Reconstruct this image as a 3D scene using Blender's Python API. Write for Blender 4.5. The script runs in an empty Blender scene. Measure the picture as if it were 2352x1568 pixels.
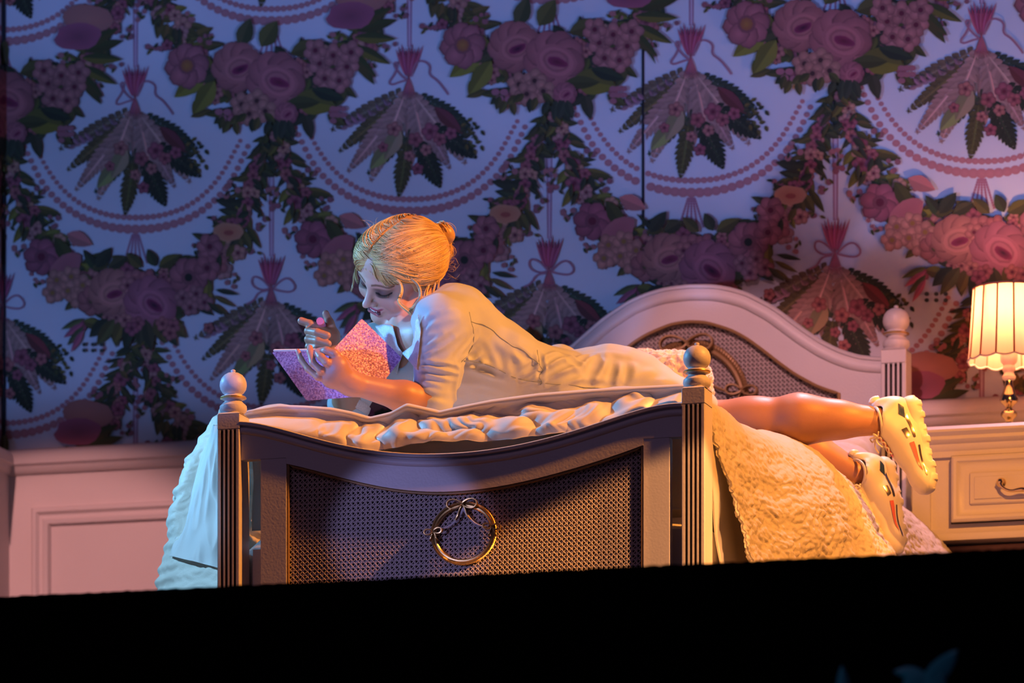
import bpy, math, random
import numpy as np
from math import sin, cos, pi, radians, sqrt, atan2
from mathutils import Vector, Matrix

SC = bpy.context.scene
COL = SC.collection

# ------------------------------------------------------------------ camera
TH, FPX, CX, CY, VH, CZ = .28460, 12925.38, 3.5623, -11.7537, 3379.908, -1.6393
cam_d = bpy.data.cameras.new('camera')
cam = bpy.data.objects.new('camera', cam_d)
COL.objects.link(cam)
cam.location = (CX, CY, CZ)
cam.rotation_euler = (pi / 2, 0, TH)
cam_d.sensor_width = 36.0
cam_d.lens = FPX / 2352 * 36
cam_d.shift_y = (VH - 784) / 2352
cam_d.clip_end = 100
cam_d.dof.use_dof = True
cam_d.dof.focus_distance = 12.5
cam_d.dof.aperture_fstop = 5.0
SC.camera = cam

# ------------------------------------------------------------------ world, exposure
SC.view_settings.view_transform = 'Standard'
SC.view_settings.look = 'None'
SC.view_settings.gamma = 1
SC.view_settings.use_curve_mapping = False
SC.view_settings.exposure = 0.0
wd = bpy.data.worlds.new('dark_theatre')
SC.world = wd
wd.use_nodes = True
wd.node_tree.nodes['Background'].inputs[0].default_value = (.55, .40, .95, 1)
wd.node_tree.nodes['Background'].inputs[1].default_value = .035


def add_light(kind, name, loc, target, energy, color, size=.2, angle=60, blend=.3, size_y=None):
    ld = bpy.data.lights.new(name, kind)
    ld.energy = energy
    ld.color = color
    if kind == 'SPOT':
        ld.spot_size = radians(angle)
        ld.spot_blend = blend
        ld.shadow_soft_size = size
    elif kind == 'AREA':
        ld.size = size
        if size_y:
            ld.shape = 'RECTANGLE'
            ld.size_y = size_y
    else:
        ld.shadow_soft_size = size
    o = bpy.data.objects.new(name, ld)
    COL.objects.link(o)
    o.location = loc
    if target is not None:
        o.rotation_euler = (Vector(target) - Vector(loc)).to_track_quat('-Z', 'Y').to_euler()
    return o


# stage lanterns: two lavender footlights washing the papered flats, cut off at the bed's height
add_light('SPOT', 'lavender_wash', (-1.5, -3.6, .05), (-1.5, -2.6, 4.05), 430, (.20, .40, 1.0), .10, 132, .05)
add_light('SPOT', 'lavender_wash', (3.4, -3.6, .05), (3.4, -2.6, 4.05), 430, (.24, .36, 1.0), .10, 132, .05)
add_light('SPOT', 'rose_wall', (4.6, -3.5, .3), (1.1, 2.2, 1.8), 60, (1.0, .42, .42), .2, 44, 1.0)
# warm amber lantern, high on the right
add_light('SPOT', 'amber_side', (5.0, -.65, 4.7), (.18, .45, .75), 3100, (1.0, .33, .045), .10, 16, .25)
# amber lantern on the nightstand side, front right
add_light('SPOT', 'amber_front', (3.6, -4.6, 3.3), (1.02, 1.5, .50), 2000, (1.0, .34, .05), .06, 11, .25)
# cyan lanterns from the left
add_light('SPOT', 'cyan_side', (-4.4, .25, 2.6), (-.42, .45, .84), 1100, (.15, .52, 1.0), .08, 16, .4)
add_light('SPOT', 'cyan_front', (-3.6, -4.6, 3.2), (-.84, .2, .46), 2300, (.30, .64, 1.0), .05, 7.0, .2)
# pink-white top light above the bed
add_light('SPOT', 'rose_top', (.7, 2.6, 5.0), (.66, 1.05, .7), 1100, (1.0, .50, .66), .12, 18, .5)
# rose front light on the headboard and on the left wainscot
add_light('SPOT', 'rose_headboard', (1.0, -5.0, 4.5), (.20, 2.0, .95), 1500, (1.0, .46, .50), .06, 7.6, .5)
add_light('SPOT', 'rose_wainscot', (-1.6, -5.0, 4.0), (-1.75, 2.2, .25), 1600, (1.0, .44, .42), .06, 11, .25)
# dim salmon fill cut off at the top of the wainscot
add_light('SPOT', 'salmon_wash', (-1.0, -7.0, 5.0), (-1.0, -6.0 + 1.7, -4.0), 70, (.85, .50, .85), .15, 94, .04)
# small lavender and amber pools on the footboard
add_light('SPOT', 'lavender_pool', (-2.0, -4.2, .5), (-.10, 0, .41), 250, (.40, .40, 1.0), .02, 4.6, .4)
add_light('SPOT', 'amber_pool', (4.0, -1.6, 2.2), (.24, 0, .17), 1400, (1.0, .40, .12), .02, 7, .2)

add_light('SPOT', 'lavender_front', (-4.4, -3.6, .7), (-.24, .2, .97), 420, (.34, .38, 1.0), .04, 6.0, .4)
add_light('SPOT', 'cyan_leaf_fill', (-1.5, -5.5, -.4), (1.98, -3.2, -.15), 30, (.10, .55, 1.0), .05, 14, .5)  # added unseen spot, only brightens the foreground leaves
add_light('SPOT', 'blue_dress_fill', (-1.9, -4.2, .35), (-.245, .43, .862), 520, (.03, .22, 1.0), .02, 2.9, .45)  # added unseen narrow spot that turns the dress front blue


# ------------------------------------------------------------------ pixel helper: the point at depth Y seen at photograph position u, v
def at(u, v, Y):
    c, s = cos(TH), sin(TH)
    a = (u - 1176) / FPX
    dy = Y - CY
    dx = dy * (a * c - s) / (c + a * s)
    zc = -dx * s + dy * c
    return np.array([CX + dx, Y, CZ + (VH - v) * zc / FPX])


IV = np.array([cos(TH), sin(TH), 0.])      # towards the right of the picture
KV = np.array([sin(TH), -cos(TH), 0.])     # towards the viewer
JV = np.array([0., 0., 1.])


def lin(r, g, b):
    f = lambda x: (x / 255 / 12.92) if x / 255 <= .04045 else ((x / 255 + .055) / 1.055) ** 2.4
    return (f(r), f(g), f(b), 1)


# ------------------------------------------------------------------ materials
def mat(name, color, rough=.6, metal=0, noise=0, nscale=20, bump=0, bscale=80, vcol=False, sheen=0, spec=.5, trans=0, coat=0, sss=0):
    m = bpy.data.materials.new(name)
    m.use_nodes = True
    nt = m.node_tree
    b = nt.nodes['Principled BSDF']
    b.inputs['Roughness'].default_value = rough
    b.inputs['Metallic'].default_value = metal
    b.inputs['Specular IOR Level'].default_value = spec
    b.inputs['Sheen Weight'].default_value = sheen
    b.inputs['Coat Weight'].default_value = coat
    b.inputs['Base Color'].default_value = color
    if sss:
        b.inputs['Subsurface Weight'].default_value = sss
        b.inputs['Subsurface Scale'].default_value = .012
        b.inputs['Subsurface Radius'].default_value = (1, .35, .2)
    src = None
    if vcol:
        at_ = nt.nodes.new('ShaderNodeVertexColor')
        at_.layer_name = 'Col'
        src = at_.outputs['Color']
    tc = nt.nodes.new('ShaderNodeTexCoord')
    if noise:
        n = nt.nodes.new('ShaderNodeTexNoise')
        n.inputs['Scale'].default_value = nscale
        n.inputs['Detail'].default_value = 4
        nt.links.new(tc.outputs['Object'], n.inputs['Vector'])
        mx = nt.nodes.new('ShaderNodeMix')
        mx.data_type = 'RGBA'
        mx.blend_type = 'MULTIPLY'
        mx.inputs['Factor'].default_value = noise
        if src is None:
            mx.inputs['A'].default_value = color
        else:
            nt.links.new(src, mx.inputs['A'])
        nt.links.new(n.outputs['Fac'], mx.inputs['B'])
        src = mx.outputs['Result']
    if src is not None:
        nt.links.new(src, b.inputs['Base Color'])
    if bump:
        n = nt.nodes.new('ShaderNodeTexNoise')
        n.inputs['Scale'].default_value = bscale
        n.inputs['Detail'].default_value = 3
        nt.links.new(tc.outputs['Object'], n.inputs['Vector'])
        bp = nt.nodes.new('ShaderNodeBump')
        bp.inputs['Strength'].default_value = 1
        bp.inputs['Distance'].default_value = bump
        nt.links.new(n.outputs['Fac'], bp.inputs['Height'])
        nt.links.new(bp.outputs['Normal'], b.inputs['Normal'])
    return m


M = {}
M['cream_paint'] = mat('cream_paint', (.70, .66, .66, 1), .45, noise=.15, nscale=6, bump=.0004, bscale=180)
M['wood_inside'] = mat('wood_inside', (.30, .15, .06, 1), .7, noise=.5, nscale=30)
M['groove_shadow'] = mat('groove_shadow', (.022, .014, .012, 1), .8)
M['gold'] = mat('gold', (.75, .50, .18, 1), .32, metal=.85, noise=.3, nscale=60)
M['gold_rope'] = mat('gold_rope', (.42, .25, .10, 1), .5, metal=.3, noise=.4, nscale=300)
M['cane'] = mat('cane', (.66, .56, .52, 1), .38, noise=.3, nscale=200)
M['cane_shadow'] = mat('cane_shadow', (.045, .03, .03, 1), .9)
M['wall_print'] = mat('wall_print', (.8, .8, .8, 1), .75, vcol=True, noise=.25, nscale=3, bump=.0002, bscale=500)
M['wainscot'] = mat('wainscot', (.74, .66, .64, 1), .5, noise=.12, nscale=4, bump=.0004, bscale=120)
M['black_cloth'] = mat('black_cloth', (.0012, .0011, .0012, 1), .95, spec=.05)
M['seam_dark'] = mat('seam_dark', (.01, .012, .02, 1), .9)
M['floor_dark'] = mat('floor_dark', (.06, .045, .04, 1), .6, noise=.5, nscale=9)
M['mattress'] = mat('mattress', (.78, .74, .68, 1), .8, bump=.0006, bscale=200)
M['sheet'] = mat('sheet', (.82, .80, .78, 1), .8, bump=.0004, bscale=400, sheen=.2)


def see_through(m, w):
    """thin cloth: part of the light passes"""
    nt = m.node_tree
    b = nt.nodes['Principled BSDF']; out = [n for n in nt.nodes if n.type == 'OUTPUT_MATERIAL'][0]
    tr = nt.nodes.new('ShaderNodeBsdfTranslucent'); tr.inputs[0].default_value = b.inputs['Base Color'].default_value
    mx = nt.nodes.new('ShaderNodeMixShader'); mx.inputs[0].default_value = w
    nt.links.new(b.outputs[0], mx.inputs[1]); nt.links.new(tr.outputs[0], mx.inputs[2]); nt.links.new(mx.outputs[0], out.inputs['Surface'])


see_through(M['sheet'], .45)
M['satin'] = mat('satin', (.84, .80, .76, 1), .36, bump=.0006, bscale=30, sheen=.2)
M['quilt'] = mat('quilt', (.70, .65, .56, 1), .62, bump=.0008, bscale=260, sheen=.15)
see_through(M['quilt'], .25)
M['fleece'] = mat('fleece', (.78, .66, .62, 1), .9, bump=.004, bscale=90, sheen=.5)
M['brass'] = mat('brass', (.80, .62, .34, 1), .14, metal=1)
M['lamp_china'] = mat('lamp_china', (.85, .70, .62, 1), .35)

ORIGIN = {}


def tag(o, label=None, cat=None, group=None, kind=None):
    if label: o['label'] = label
    if cat: o['category'] = cat
    if group: o['group'] = group
    if kind: o['kind'] = kind
    return o


def thing(name, label, cat, loc, group=None):
    o = bpy.data.objects.new(name, None)
    COL.objects.link(o)
    o.location = loc
    o.empty_display_size = .05
    ORIGIN[o] = np.array(loc, float)
    tag(o, label, cat, group)
    return o


def obj(name, verts, faces, m, parent=None, smooth=True, colors=None, kind=None, auto=None, loc=None):
    verts = np.asarray(verts, float).reshape(-1, 3)
    if parent is not None:
        org = ORIGIN[parent]
    elif loc is not None:
        org = np.array(loc, float)
    else:
        org = verts.mean(0) if False else np.zeros(3)
    me = bpy.data.meshes.new(name)
    if isinstance(faces, np.ndarray):
        faces = faces.tolist()
    me.from_pydata((verts - org).tolist(), [], faces)
    me.update()
    if smooth:
        me.polygons.foreach_set('use_smooth', [True] * len(me.polygons))
        if auto:
            me.set_sharp_from_angle(angle=radians(auto))
    if colors is not None:
        ca = me.color_attributes.new('Col', 'FLOAT_COLOR', 'POINT')
        ca.data.foreach_set('color', np.asarray(colors, np.float32).ravel())
    me.materials.append(m)
    o = bpy.data.objects.new(name, me)
    COL.objects.link(o)
    if parent is not None:
        o.parent = parent
    else:
        o.location = org
    ORIGIN[o] = org
    if kind: o['kind'] = kind
    return o


class MB:
    """collects shapes that form ONE part"""
    def __init__(self):
        self.v = []; self.f = []; self.n = 0

    def add(self, v, f):
        v = np.asarray(v, float).reshape(-1, 3)
        self.v.append(v)
        self.f += [[i + self.n for i in q] for q in f]
        self.n += len(v)
        return self

    def box(self, lo, hi, bev=0):
        x0, y0, z0 = lo; x1, y1, z1 = hi
        if not bev:
            v = [(x0, y0, z0), (x1, y0, z0), (x1, y1, z0), (x0, y1, z0), (x0, y0, z1), (x1, y0, z1), (x1, y1, z1), (x0, y1, z1)]
            f = [(3, 2, 1, 0), (4, 5, 6, 7), (0, 1, 5, 4), (1, 2, 6, 5), (2, 3, 7, 6), (3, 0, 4, 7)]
            return self.add(v, f)
        b = min(bev, (x1 - x0) / 2.01, (y1 - y0) / 2.01, (z1 - z0) / 2.01)
        rings = []
        def ring(z, i):
            a0, a1, b0, b1 = x0 + i, x1 - i, y0 + i, y1 - i
            e = b * .6 if i < b * .5 else 0
            if i >= b * .5:
                return [(a0, b0 + 0, z), (a0, b0, z), (a1, b0, z), (a1, b0, z), (a1, b1, z), (a1, b1, z), (a0, b1, z), (a0, b1, z)]
            return [(a0, b0 + e, z), (a0 + e, b0, z), (a1 - e, b0, z), (a1, b0 + e, z), (a1, b1 - e, z), (a1 - e, b1, z), (a0 + e, b1, z), (a0, b1 - e, z)]
        R = [ring(z0, b), ring(z0 + b, 0), ring(z1 - b, 0), ring(z1, b)]
        v = [p for r in R for p in r]
        f = []
        for k in range(3):
            for i in range(8):
                j = (i + 1) % 8
                f.append((k * 8 + i, k * 8 + j, k * 8 + 8 + j, k * 8 + 8 + i))
        f.append(tuple(range(7, -1, -1))); f.append(tuple(range(24, 32)))
        return self.add(v, f)

    def lathe(self, prof, c, n=32, axis=None):
        c = np.array(c, float)
        v = []; f = []
        for r, z in prof:
            for i in range(n):
                a = 2 * pi * i / n
                v.append((c[0] + r * cos(a), c[1] + r * sin(a), c[2] + z))
        m = len(prof)
        for k in range(m - 1):
            for i in range(n):
                j = (i + 1) % n
                f.append((k * n + i, k * n + j, k * n + n + j, k * n + n + i))
        f.append(tuple(range(n - 1, -1, -1)))
        f.append(tuple(range((m - 1) * n, m * n)))
        return self.add(v, f)

    def tube(self, pts, r, n=8, closed=False, flat=1.0, up=None, cap=True):
        pts = np.asarray(pts, float)
        m = len(pts)
        rs = np.full(m, r) if np.isscalar(r) else np.interp(np.linspace(0, 1, m), np.linspace(0, 1, len(r)), r)
        if closed:
            tg = np.roll(pts, -1, 0) - np.roll(pts, 1, 0)
        else:
            tg = np.gradient(pts, axis=0)
        tg /= np.linalg.norm(tg, axis=1)[:, None] + 1e-12
        ref = np.array(up if up is not None else (0.13, .9, .41), float)
        v = []
        for i in range(m):
            a = np.cross(tg[i], ref); a /= np.linalg.norm(a) + 1e-12
            b = np.cross(tg[i], a)
            for k in range(n):
                t = 2 * pi * k / n
                v.append(pts[i] + rs[i] * (cos(t) * a + flat * sin(t) * b))
        f = []
        for i in range(m if closed else m - 1):
            i2 = (i + 1) % m
            for k in range(n):
                k2 = (k + 1) % n
                f.append((i * n + k, i2 * n + k, i2 * n + k2, i * n + k2))
        if not closed and cap:
            f.append(tuple(range(n)))
            f.append(tuple(range((m - 1) * n + n - 1, (m - 1) * n - 1, -1)))
        return self.add(v, f)

    def prism(self, poly, y0, y1):
        """outline in x,z extruded from y0 (front) to y1"""
        n = len(poly)
        v = [(x, y0, z) for x, z in poly] + [(x, y1, z) for x, z in poly]
        f = [tuple(range(n)), tuple(range(2 * n - 1, n - 1, -1))]
        for i in range(n):
            j = (i + 1) % n
            f.append((i, i + n, j + n, j))
        return self.add(v, f)

    def band(self, xs, zb, zt, y0, y1):
        """solid band between two curves z = zb(x), z = zt(x)"""
        n = len(xs)
        v = []
        for y in (y0, y1):
            v += [(x, y, z) for x, z in zip(xs, zb)]
            v += [(x, y, z) for x, z in zip(xs, zt)]
        f = []
        for i in range(n - 1):
            a, b, c, d = i, i + 1, n + i + 1, n + i
            f.append((a, b, c, d))
            f.append((a + 2 * n, d + 2 * n, c + 2 * n, b + 2 * n))
            f.append((d, c, c + 2 * n, d + 2 * n))
            f.append((a, a + 2 * n, b + 2 * n, b))
        f.append((0, n, 3 * n, 2 * n)); f.append((n - 1, 3 * n - 1, 4 * n - 1, 2 * n - 1))
        return self.add(v, f)

    def sweep(self, path, prof, closed=False):
        """path in the x,z plane; prof = (outward offset, y)"""
        path = np.asarray(path, float)
        m = len(path); n = len(prof)
        if closed:
            d1 = path - np.roll(path, 1, 0); d2 = np.roll(path, -1, 0) - path
        else:
            g = np.gradient(path, axis=0); d1 = d2 = g
        d1 = d1 / (np.linalg.norm(d1, axis=1)[:, None] + 1e-12); d2 = d2 / (np.linalg.norm(d2, axis=1)[:, None] + 1e-12)
        n1 = np.stack([-d1[:, 1], d1[:, 0]], 1); n2 = np.stack([-d2[:, 1], d2[:, 0]], 1)
        nm = n1 + n2
        nm /= np.linalg.norm(nm, axis=1)[:, None]
        sc = 1 / np.clip((nm * n1).sum(1), .3, 1)
        v = []
        for i in range(m):
            for o_, y in prof:
                q = path[i] + nm[i] * o_ * sc[i]
                v.append((q[0], y, q[1]))
        f = []
        for i in range(m if closed else m - 1):
            i2 = (i + 1) % m
            for k in range(n):
                k2 = (k + 1) % n
                f.append((i * n + k, i * n + k2, i2 * n + k2, i2 * n + k))
        if not closed:
            f.append(tuple(range(n - 1, -1, -1))); f.append(tuple(range((m - 1) * n, m * n)))
        return self.add(v, f)

    def build(self, name, m, parent=None, smooth=True, auto=38, kind=None, loc=None):
        return obj(name, np.concatenate(self.v), self.f, m, parent, smooth, kind=kind, auto=auto, loc=loc)


def grid_faces(nu, nv, closed_u=False):
    i = np.arange(nu if closed_u else nu - 1)[:, None]; j = np.arange(nv - 1)[None, :]
    a = i * nv + j; b = ((i + 1) % nu) * nv + j
    return np.stack([a, b, b + 1, a + 1], -1).reshape(-1, 4)


def solid_grid(P, th):
    """give a nu x nv x 3 cloth grid a thickness; returns verts, faces"""
    nu, nv = P.shape[:2]
    du = np.gradient(P, axis=0); dv = np.gradient(P, axis=1)
    N = np.cross(du, dv); N /= np.linalg.norm(N, axis=2)[:, :, None] + 1e-12
    Q = P - N * th
    v = np.concatenate([P.reshape(-1, 3), Q.reshape(-1, 3)])
    f = grid_faces(nu, nv); g = f[:, ::-1] + nu * nv
    rim = []
    K = nu * nv
    idx = [i * nv for i in range(nu)]
    for s in ([i * nv for i in range(nu - 1, -1, -1)], [i * nv + nv - 1 for i in range(nu)], list(range(nv)), [(nu - 1) * nv + j for j in range(nv - 1, -1, -1)]):
        for a, b in zip(s[:-1], s[1:]):
            rim.append((b, a, a + K, b + K))
    return v, f.tolist() + g.tolist() + rim


def smoothstep(a, b, x):
    t = np.clip((x - a) / (b - a), 0, 1)
    return t * t * (3 - 2 * t)


class Noise:
    def __init__(self, seed, n=24, dim=2):
        r = np.random.RandomState(seed)
        d = r.normal(size=(n, dim)); d /= np.linalg.norm(d, axis=1)[:, None]
        self.k = d * (r.uniform(.5, 2.0, n)[:, None]) * 2 * pi
        self.p = r.uniform(0, 2 * pi, n); self.n = n

    def __call__(self, *xs):
        s = 0
        for k, p in zip(self.k, self.p):
            a = p
            for ki, x in zip(k, xs): a = a + ki * x
            s = s + np.sin(a)
        return s / sqrt(self.n / 2)


def resample(pts, n):
    pts = np.asarray(pts, float)
    d = np.r_[0, np.cumsum(np.linalg.norm(np.diff(pts, axis=0), axis=1))]
    t = np.linspace(0, d[-1], n)
    return np.stack([np.interp(t, d, pts[:, i]) for i in range(pts.shape[1])], 1)


def smooth_path(pts, n=40, it=3):
    """chaikin-smoothed polyline"""
    p = np.asarray(pts, float)
    for _ in range(it):
        q = np.empty((2 * len(p), p.shape[1]))
        q[0] = p[0]; q[-1] = p[-1]
        q[1:-1:2] = .75 * p[:-1] + .25 * p[1:]
        q[2::2][:len(p) - 1] = .25 * p[:-1] + .75 * p[1:]
        p = q
    return resample(p, n)
# ================================================================== SETTING
WY = 2.22
XC = -1.935          # room corner


def struct(mb_or_obj, name=None, m=None, smooth=True):
    o = mb_or_obj.build(name, m, None, smooth) if isinstance(mb_or_obj, MB) else mb_or_obj
    o['kind'] = 'structure'
    return o


struct(MB().box((-3.2, -1.9, -.08), (4.5, 2.45, 0)), 'floor', M['floor_dark'])

# stage front: black clad edge of the raised stage that cuts off the view of the floor
pl = at(-300, 1384.5, -2.0); pr = at(2700, 1241.5, -2.0)
mb = MB()
n = 260
xs = np.linspace(pl[0], pr[0], n)
rn = random.Random(4)
zt = np.interp(xs, [pl[0], pr[0]], [pl[2], pr[2]]) + np.array([rn.uniform(-.0012, .0012) for _ in xs])
xs = np.r_[-6, xs, 6]; zt = np.r_[pl[2], zt, pr[2]]
mb.band(xs, np.full(n + 2, -3.2), zt, -2.0, -1.9)
struct(mb, 'stage_edge', M['black_cloth'], False)
struct(MB().box((-6, -16, -3.3), (8, -1.95, -3.2)), 'floor', M['black_cloth'])

# ---------------------------------------------------------------- printed wallpaper
CS = .3785; C0 = -1.9389; ZA = 2.067; ZP = 1.0446
PX = .3785 / 324; PZ = .5223 / 461
rp = random.Random(11)
C_LEAF = [(.050, .050, .012), (.075, .062, .016), (.026, .032, .014), (.10, .075, .018), (.04, .040, .016)]
C_OLIVE = [(.15, .125, .02), (.12, .11, .02)]
C_PINK = [(.40, .115, .13), (.46, .145, .14), (.36, .095, .13), (.48, .18, .16)]
C_PALE = [(.54, .24, .19), (.56, .27, .19), (.50, .23, .21)]
C_DEEP = (.13, .012, .035)
C_MAG = (.26, .03, .09)
C_BEAD = (.48, .20, .22)
C_RIB = (.42, .17, .24)


class Print:
    """flat polygons of one pattern repeat, in photograph pixels from the posy knot (x right, y down)"""
    def __init__(self): self.P = []

    def poly(self, ring, center, c_in, c_out, layer=None):
        self.P.append((np.array(ring, float), np.array(center, float), c_in, c_out))

    def disc(self, x, y, rx, ry=None, c=C_BEAD, c_in=None, n=12, rot=0, wob=0):
        ry = ry or rx
        r = []
        for i in range(n):
            a = 2 * pi * i / n
            k = 1 + (rp.uniform(-wob, wob) if wob else 0)
            px, py = rx * k * cos(a), ry * k * sin(a)
            r.append((x + px * cos(rot) - py * sin(rot), y + px * sin(rot) + py * cos(rot)))
        self.poly(r, (x, y), c_in or c, c)

    def leaf(self, x, y, ang, L, W, c=None, tone=None, curve=0.0):
        c = c or rp.choice(C_LEAF); d = tone or tuple(v * rp.uniform(1.3, 1.8) for v in c)
        ca, sa = cos(ang), sin(ang)
        T = lambda a, b: (x + a * ca - (b + curve * a * a / L) * sa, y + a * sa + (b + curve * a * a / L) * ca)
        ts = [0, .15, .35, .55, .75, .9, 1.0]; ws = [.05, .62, 1, .95, .66, .3, 0]
        up = [T(t * L, w * W / 2) for t, w in zip(ts, ws)]; mid = [T(t * L, 0) for t in ts]; dn = [T(t * L, -w * W / 2) for t, w in zip(ts, ws)]
        self.poly(up + mid[::-1][1:], T(L * .5, W * .25), c, c)
        self.poly(dn + mid[::-1][1:], T(L * .5, -W * .25), d, d)

    def fern(self, x, y, ang, L, W, c, n=11, c2=None, fill=True):
        ca, sa = cos(ang), sin(ang)
        for i in range(n):
            t = (i + .7) / n
            w = W * (.35 + .65 * min(1, t * 2.2)) * (1 - t ** 2.2) + 4
            bx, by = x + L * t * ca, y + L * t * sa
            for s in (-1, 1):
                a = ang + s * (1.05 - .35 * t)
                k = rp.uniform(.85, 1.15)
                cc = tuple(v * k for v in (c2 if (c2 and s > 0) else c))
                self.leaf(bx, by, a, w * .62, L / n * 1.05, cc, tuple(v * .8 for v in cc))
        self.leaf(x, y, ang, L * 1.02, 7, tuple(v * 1.2 for v in c))

    def flower(self, x, y, r, c=None, cen=None, n=5, squash=1.0, rot=None, eye=C_DEEP, eyer=.22):
        c = c or rp.choice(C_PINK); rot = rp.uniform(0, 6) if rot is None else rot
        dk = tuple(v * .55 for v in c)
        for i in range(n):
            a = rot + 2 * pi * i / n
            px, py = x + .55 * r * cos(a), y + .55 * r * sin(a) * squash
            k = rp.uniform(.88, 1.12); cc = tuple(v * k for v in c)
            self.disc(px, py, r * .55, r * .49 * squash, tuple(v * .5 for v in cc), tuple(v * .5 for v in cc), 9, a, .07)
            self.disc(px, py, r * .49, r * .43 * squash, tuple(v * .7 for v in cc), tuple(v * 1.08 for v in cc), 9, a, .07)
        self.disc(x, y, r * .42, r * .42 * squash, dk, dk, 9)
        self.disc(x, y, r * eyer, r * eyer * squash, eye, cen or eye, 8)

    def rose(self, x, y, r, c, rot=0.0, eye=C_DEEP):
        for i in range(9):
            a = rot + 2 * pi * i / 9
            k = rp.uniform(.80, 1.1); cc = tuple(v * k for v in c)
            self.disc(x + .52 * r * cos(a), y + .48 * r * sin(a), r * .54, r * .50, tuple(v * .55 for v in cc), tuple(v * .50 for v in cc), 12, a, .06)
            self.disc(x + .54 * r * cos(a), y + .50 * r * sin(a), r * .49, r * .45, tuple(v * .72 for v in cc), tuple(v * 1.1 for v in cc), 12, a, .06)
        for j, (q, k) in enumerate([(.72, .92), (.60, 1.12), (.46, .75), (.36, 1.0)]):
            self.disc(x + .08 * r, y + .05 * r, r * q, r * q * .78, tuple(v * k for v in c), tuple(v * k * .85 for v in c), 16, rot - .5, .05)
        self.disc(x + .12 * r, y + .08 * r, r * .36, r * .16, C_MAG, eye, 12, rot - .6, .1)

    def line(self, pts, w, c):
        pts = np.asarray(pts, float)
        g = np.gradient(pts, axis=0); g /= np.linalg.norm(g, axis=1)[:, None] + 1e-9
        nn = np.stack([-g[:, 1], g[:, 0]], 1) * w / 2
        for i in range(len(pts) - 1):
            q = [pts[i] + nn[i], pts[i + 1] + nn[i + 1], pts[i + 1] - nn[i + 1], pts[i] - nn[i]]
            self.poly(q, np.mean(q, 0), c, c)


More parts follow.
